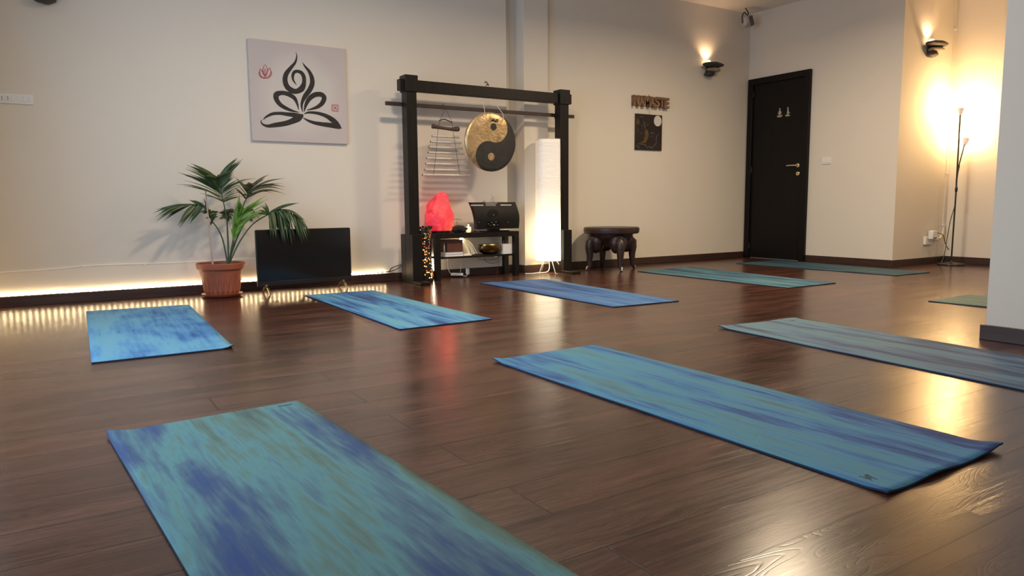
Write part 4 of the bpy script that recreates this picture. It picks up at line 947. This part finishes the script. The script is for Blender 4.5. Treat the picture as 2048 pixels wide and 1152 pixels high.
# ================================================================== YOGA MATS
def matm(name, stops, seed, edge=(.02, .06, .13), scale=1.0, cross=.5):
    m = mat(name, (.1, .3, .4), .72, spec=.25); g = G(m)
    v = g.coord('UV')
    vs_ = g.n('Mapping', ins={'Vector': v, 'Scale': (7.0*scale, .75*scale, 1), 'Location': (seed*3.7, seed*1.9, 0)}).outputs[0]
    n1 = g.noise(vs_, 1.0, 5, .62, .35)
    vl_ = g.n('Mapping', ins={'Vector': v, 'Scale': (2.6, 1.5, 1), 'Location': (seed*1.3, seed*5.1, 0)}).outputs[0]
    n2 = g.noise(vl_, 1.0, 4, .6, .5)
    vf_ = g.n('Mapping', ins={'Vector': v, 'Scale': (42, 3, 1), 'Location': (seed, 0, 0)}).outputs[0]
    n3 = g.noise(vf_, 1.0, 3, .6)
    f = g.math('ADD', g.math('ADD', g.math('MULTIPLY', n1, 1.0-cross*.5), g.math('MULTIPLY', n2, cross*.5)), g.math('MULTIPLY', g.math('SUBTRACT', n3, .5), .26))
    c = g.ramp(f, stops)
    sp_ = g.noise(v, 420, 2, .5)
    c = g.mix(g.math('MULTIPLY', sp_, .12), c, (.02, .03, .05))
    sv = g.n('SeparateXYZ', ins={0: v}).outputs[1]
    rib = g.math('SINE', g.math('MULTIPLY', sv, 2*PI/.0052))
    g.set(Base_Color=c, Normal=g.bump(g.math('ADD', g.math('MULTIPLY', rib, .5), g.math('MULTIPLY', sp_, .5)), .5, .0008))
    return m
NAVY, BLUE, SKY, TEAL, OLIVE, GREY = (.028, .065, .20), (.045, .165, .40), (.075, .27, .47), (.10, .33, .37), (.11, .20, .15), (.09, .15, .19)
MATM = {
 'A': matm('mat_teal_navy', [(.33, NAVY), (.41, (.048, .095, .19)), (.47, (.08, .16, .21)), (.53, (.10, .25, .265)), (.59, (.105, .19, .165)), (.66, (.07, .12, .115))], 1.2, cross=.7, scale=.9),
 'B': matm('mat_blue_teal', [(.36, NAVY), (.43, (.05, .15, .34)), (.49, (.07, .24, .42)), (.55, (.09, .28, .36)), (.61, (.095, .22, .28)), (.68, GREY)], 2.3, cross=.35),
 'C': matm('mat_sky_cloudy', [(.34, NAVY), (.41, BLUE), (.48, (.085, .27, .50)), (.56, (.13, .36, .52)), (.66, (.15, .38, .50))], 3.1, cross=1.0, scale=.6),
 'D': matm('mat_sky_striped', [(.36, NAVY), (.45, BLUE), (.51, (.085, .27, .50)), (.58, (.13, .36, .50)), (.68, (.13, .34, .42))], 4.6, cross=.2),
 'E': matm('mat_denim', [(.36, NAVY), (.46, (.05, .14, .38)), (.55, (.09, .20, .42)), (.66, (.11, .29, .42))], 5.8, cross=.25),
 'F': matm('mat_teal_striped', [(.38, (.03, .06, .11)), (.46, (.045, .12, .19)), (.55, (.075, .20, .26)), (.66, (.10, .20, .19))], 6.4, cross=.25),
 'G': matm('mat_muted_teal', [(.38, (.022, .05, .09)), (.5, (.035, .09, .13)), (.62, (.06, .13, .14))], 7.7, cross=.25),
 'H': matm('mat_steel_striped', [(.34, (.045, .07, .13)), (.43, (.075, .11, .18)), (.50, (.12, .20, .30)), (.57, (.13, .25, .30)), (.66, (.10, .17, .16))], 8.2, cross=.15),
 'I': matm('mat_sage', [(.38, (.07, .11, .13)), (.5, (.10, .16, .15)), (.62, (.14, .19, .15))], 9.9, cross=.25)}
M_MATEDGE = mat('mat_dark_underside', (.012, .035, .07), .8)
def yoga_mat(key, c4, label, lift=None, nu=22, nv=64, logo=None, rnd_c=.0):
    """c4: corner 0-1 on one short end, 3-2 on the other (0-3 and 1-2 are long sides), floor points"""
    c = [Vector((p[0], p[1], 0)) for p in c4]; th_ = .0055; T = []
    Wd = ((c[1]-c[0]).length+(c[2]-c[3]).length)/2; Ln = ((c[3]-c[0]).length+(c[2]-c[1]).length)/2
    org = sum(c, Vector())/4
    def zf(s_, t_):
        z = .0015*(1+mnoise.noise(Vector((s_*3+ord(key), t_*7, 1))))
        return z+(lift(s_, t_) if lift else 0)
    uvs_ = []; top_, bot = [], []
    for j in range(nv+1):
        t_ = j/nv
        for i in range(nu+1):
            s_ = i/nu
            # slightly rounded corners
            p = c[0]*(1-s_)*(1-t_)+c[1]*s_*(1-t_)+c[2]*s_*t_+c[3]*(1-s_)*t_
            if rnd_c and (i in (0, nu)) and (j in (0, nv)): p = p.lerp(org, .006)
            z = zf(s_, t_); top_.append(Vector((p.x, p.y, z+th_))); bot.append(Vector((p.x, p.y, z))); uvs_.append((s_*Wd, t_*Ln))
    n_ = len(top_); r_ = nu+1
    me = bpy.data.meshes.new('yoga_mat'); fs = []; mi = []
    for j in range(nv):
        for i in range(nu):
            a = j*r_+i; fs.append((a, a+1, a+r_+1, a+r_)); mi.append(0); fs.append((n_+a, n_+a+r_, n_+a+r_+1, n_+a+1)); mi.append(1)
    per = [i for i in range(r_)]+[j*r_+nu for j in range(1, nv+1)]+[nv*r_+i for i in range(nu-1, -1, -1)]+[j*r_ for j in range(nv-1, 0, -1)]
    for a, b in zip(per, per[1:]+per[:1]): fs.append((a, n_+a, n_+b, b)); mi.append(1)
    allv = [v_-org for v_ in top_+bot]; me.from_pydata(allv, [], fs)
    ul = me.uv_layers.new(name='UV')
    for lp in me.loops: ul.data[lp.index].uv = uvs_[lp.vertex_index % n_]
    me.materials.append(MATM[key]); me.materials.append(M_MATEDGE)
    for p, k in zip(me.polygons, mi): p.material_index = k; p.use_smooth = (k == 0)
    me.update(); o = bpy.data.objects.new('yoga_mat', me); COL.objects.link(o); o.location = org
    fixn(o)
    tag(o, label, 'yoga mat', 'blue yoga mats laid out on the floor')
    if logo: # (s,t) centre, orientation, glyph strokes
        s0_, t0_, sc_, ang, strokes = logo; mb_ = MB()
        for st_ in strokes:
            P = []
            for (a, b) in st_:
                x = s0_*Wd+sc_*(a*math.cos(ang)-b*math.sin(ang)); y = t0_*Ln+sc_*(a*math.sin(ang)+b*math.cos(ang))
                ss, tt = x/Wd, y/Ln
                p = c[0]*(1-ss)*(1-tt)+c[1]*ss*(1-tt)+c[2]*ss*tt+c[3]*(1-ss)*tt
                P.append(Vector((p.x, p.y, zf(ss, tt)+th_+.0006)))
            mb_.ribbon(P, [.0016]*len(P), Vector((0, 0, 1)), .0004)
        obj('printed_logo', mb_, mat('dark_logo_print', (.008, .03, .04), .6), o, smooth=False)
    return o
def fl4(*px): return [FL(u, v) for u, v in px]
def sstep(a, b, x): t = max(0, min(1, (x-a)/(b-a))); return t*t*(3-2*t)
LOGO = [[(-2.2, 0), (2.2, 0)], [(-1.6, -.8), (-1.2, 1.2), (0, .6), (1.2, 1.3)], [(0, .6), (0, 2.2)], [(-.8, 2.4), (.8, 2.4)], [(.6, 1.8), (2.2, 2.2)], [(-1.6, 3.0), (-1.0, 2.6)]]
WORD = [[(-3, 0), (-2.4, 1)], [(-2.4, 1), (-1.8, 0)], [(-1.2, 0), (-1.2, 1)], [(-.6, 0), (0, 1), (.4, 0)], [(1, 0), (1, 1), (1.6, .5)], [(2.1, 0), (2.1, 1), (2.8, 1)]]
aA = FL(213, 872); bA = FL(597, 804); dA = FL(375, 1151); eA = FL(1146, 1151)
dl = ((dA-aA).normalized()+(eA-bA).normalized()).normalized()
yoga_mat('A', [aA, bA, bA+(eA-bA).normalized()*1.80, aA+(dA-aA).normalized()*1.80], 'large teal and navy yoga mat nearest the camera, cut off by the photo bottom',
         lift=lambda s, t: .012*sstep(.12, 0, s)*sstep(.05, 0, t), logo=(.90, .022, .008, PI, WORD))
yoga_mat('B', fl4((985, 723), (1190, 691.5), (2006, 900), (1775, 992)), 'blue and teal yoga mat in the right foreground with a raised corner and dark logo',
         lift=lambda s, t: .010*sstep(.12, 0, s)*sstep(.05, 0, t)+.012*sstep(.86, 1, s)*sstep(.95, 1, t)+.007*sstep(.965, 1, t)*(.5+.5*math.sin(s*13+2.6)), logo=(.115, .955, .0085, PI*.5+.2, LOGO))
yoga_mat('C', fl4((172, 624.5), (378, 611), (468, 697), (183, 728)), 'bright sky blue cloudy yoga mat at far left in front of the LED strip',
         lift=lambda s, t: .016*sstep(.93, 1, s)*sstep(.95, 1, t))
yoga_mat('D', fl4((611, 592), (745, 582), (984, 639.5), (800, 660.5)), 'bright blue striped yoga mat in front of the television')
yoga_mat('E', fl4((960, 567), (1090, 559), (1358, 603), (1227, 615.5)), 'denim blue yoga mat in front of the glowing paper lamp and stool')
yoga_mat('F', fl4((1275, 543.5), (1380, 535), (1672, 567), (1578, 577)), 'teal striped yoga mat right of the stool, second nearest the dark door')
yoga_mat('G', fl4((1472, 527.5), (1556, 521), (1860, 545.5), (1793, 552)), 'muted dark teal yoga mat farthest back, just in front of the dark door')
hA, hB = FL(1437, 656), FL(1590, 638); hd = ((FL(2048, 783)-hA).normalized()+(FL(2048, 715)-hB).normalized()).normalized()
yoga_mat('H', [hA, hB, hB+(FL(2048, 715)-hB).normalized()*1.8, hA+(FL(2048, 783)-hA).normalized()*1.8], 'greyish blue striped yoga mat running out of the photo in front of the pillar',
         lift=lambda s, t: .006*sstep(.15, 0, s)*sstep(.05, 0, t)+.004*sstep(.03, 0, t)*(.5+.5*math.sin(s*9)), logo=(.86, .03, .006, 0, LOGO))
iA = FL(1856, 603.5); iD = FL(1972, 615.5); idr = (iD-iA).normalized(); iN = Vector((-idr.y, idr.x, 0))
yoga_mat('I', [iA, iA+iN*.61, iA+iN*.61+idr*1.75, iA+idr*1.75], 'pale sage yoga mat partly hidden behind the white pillar')
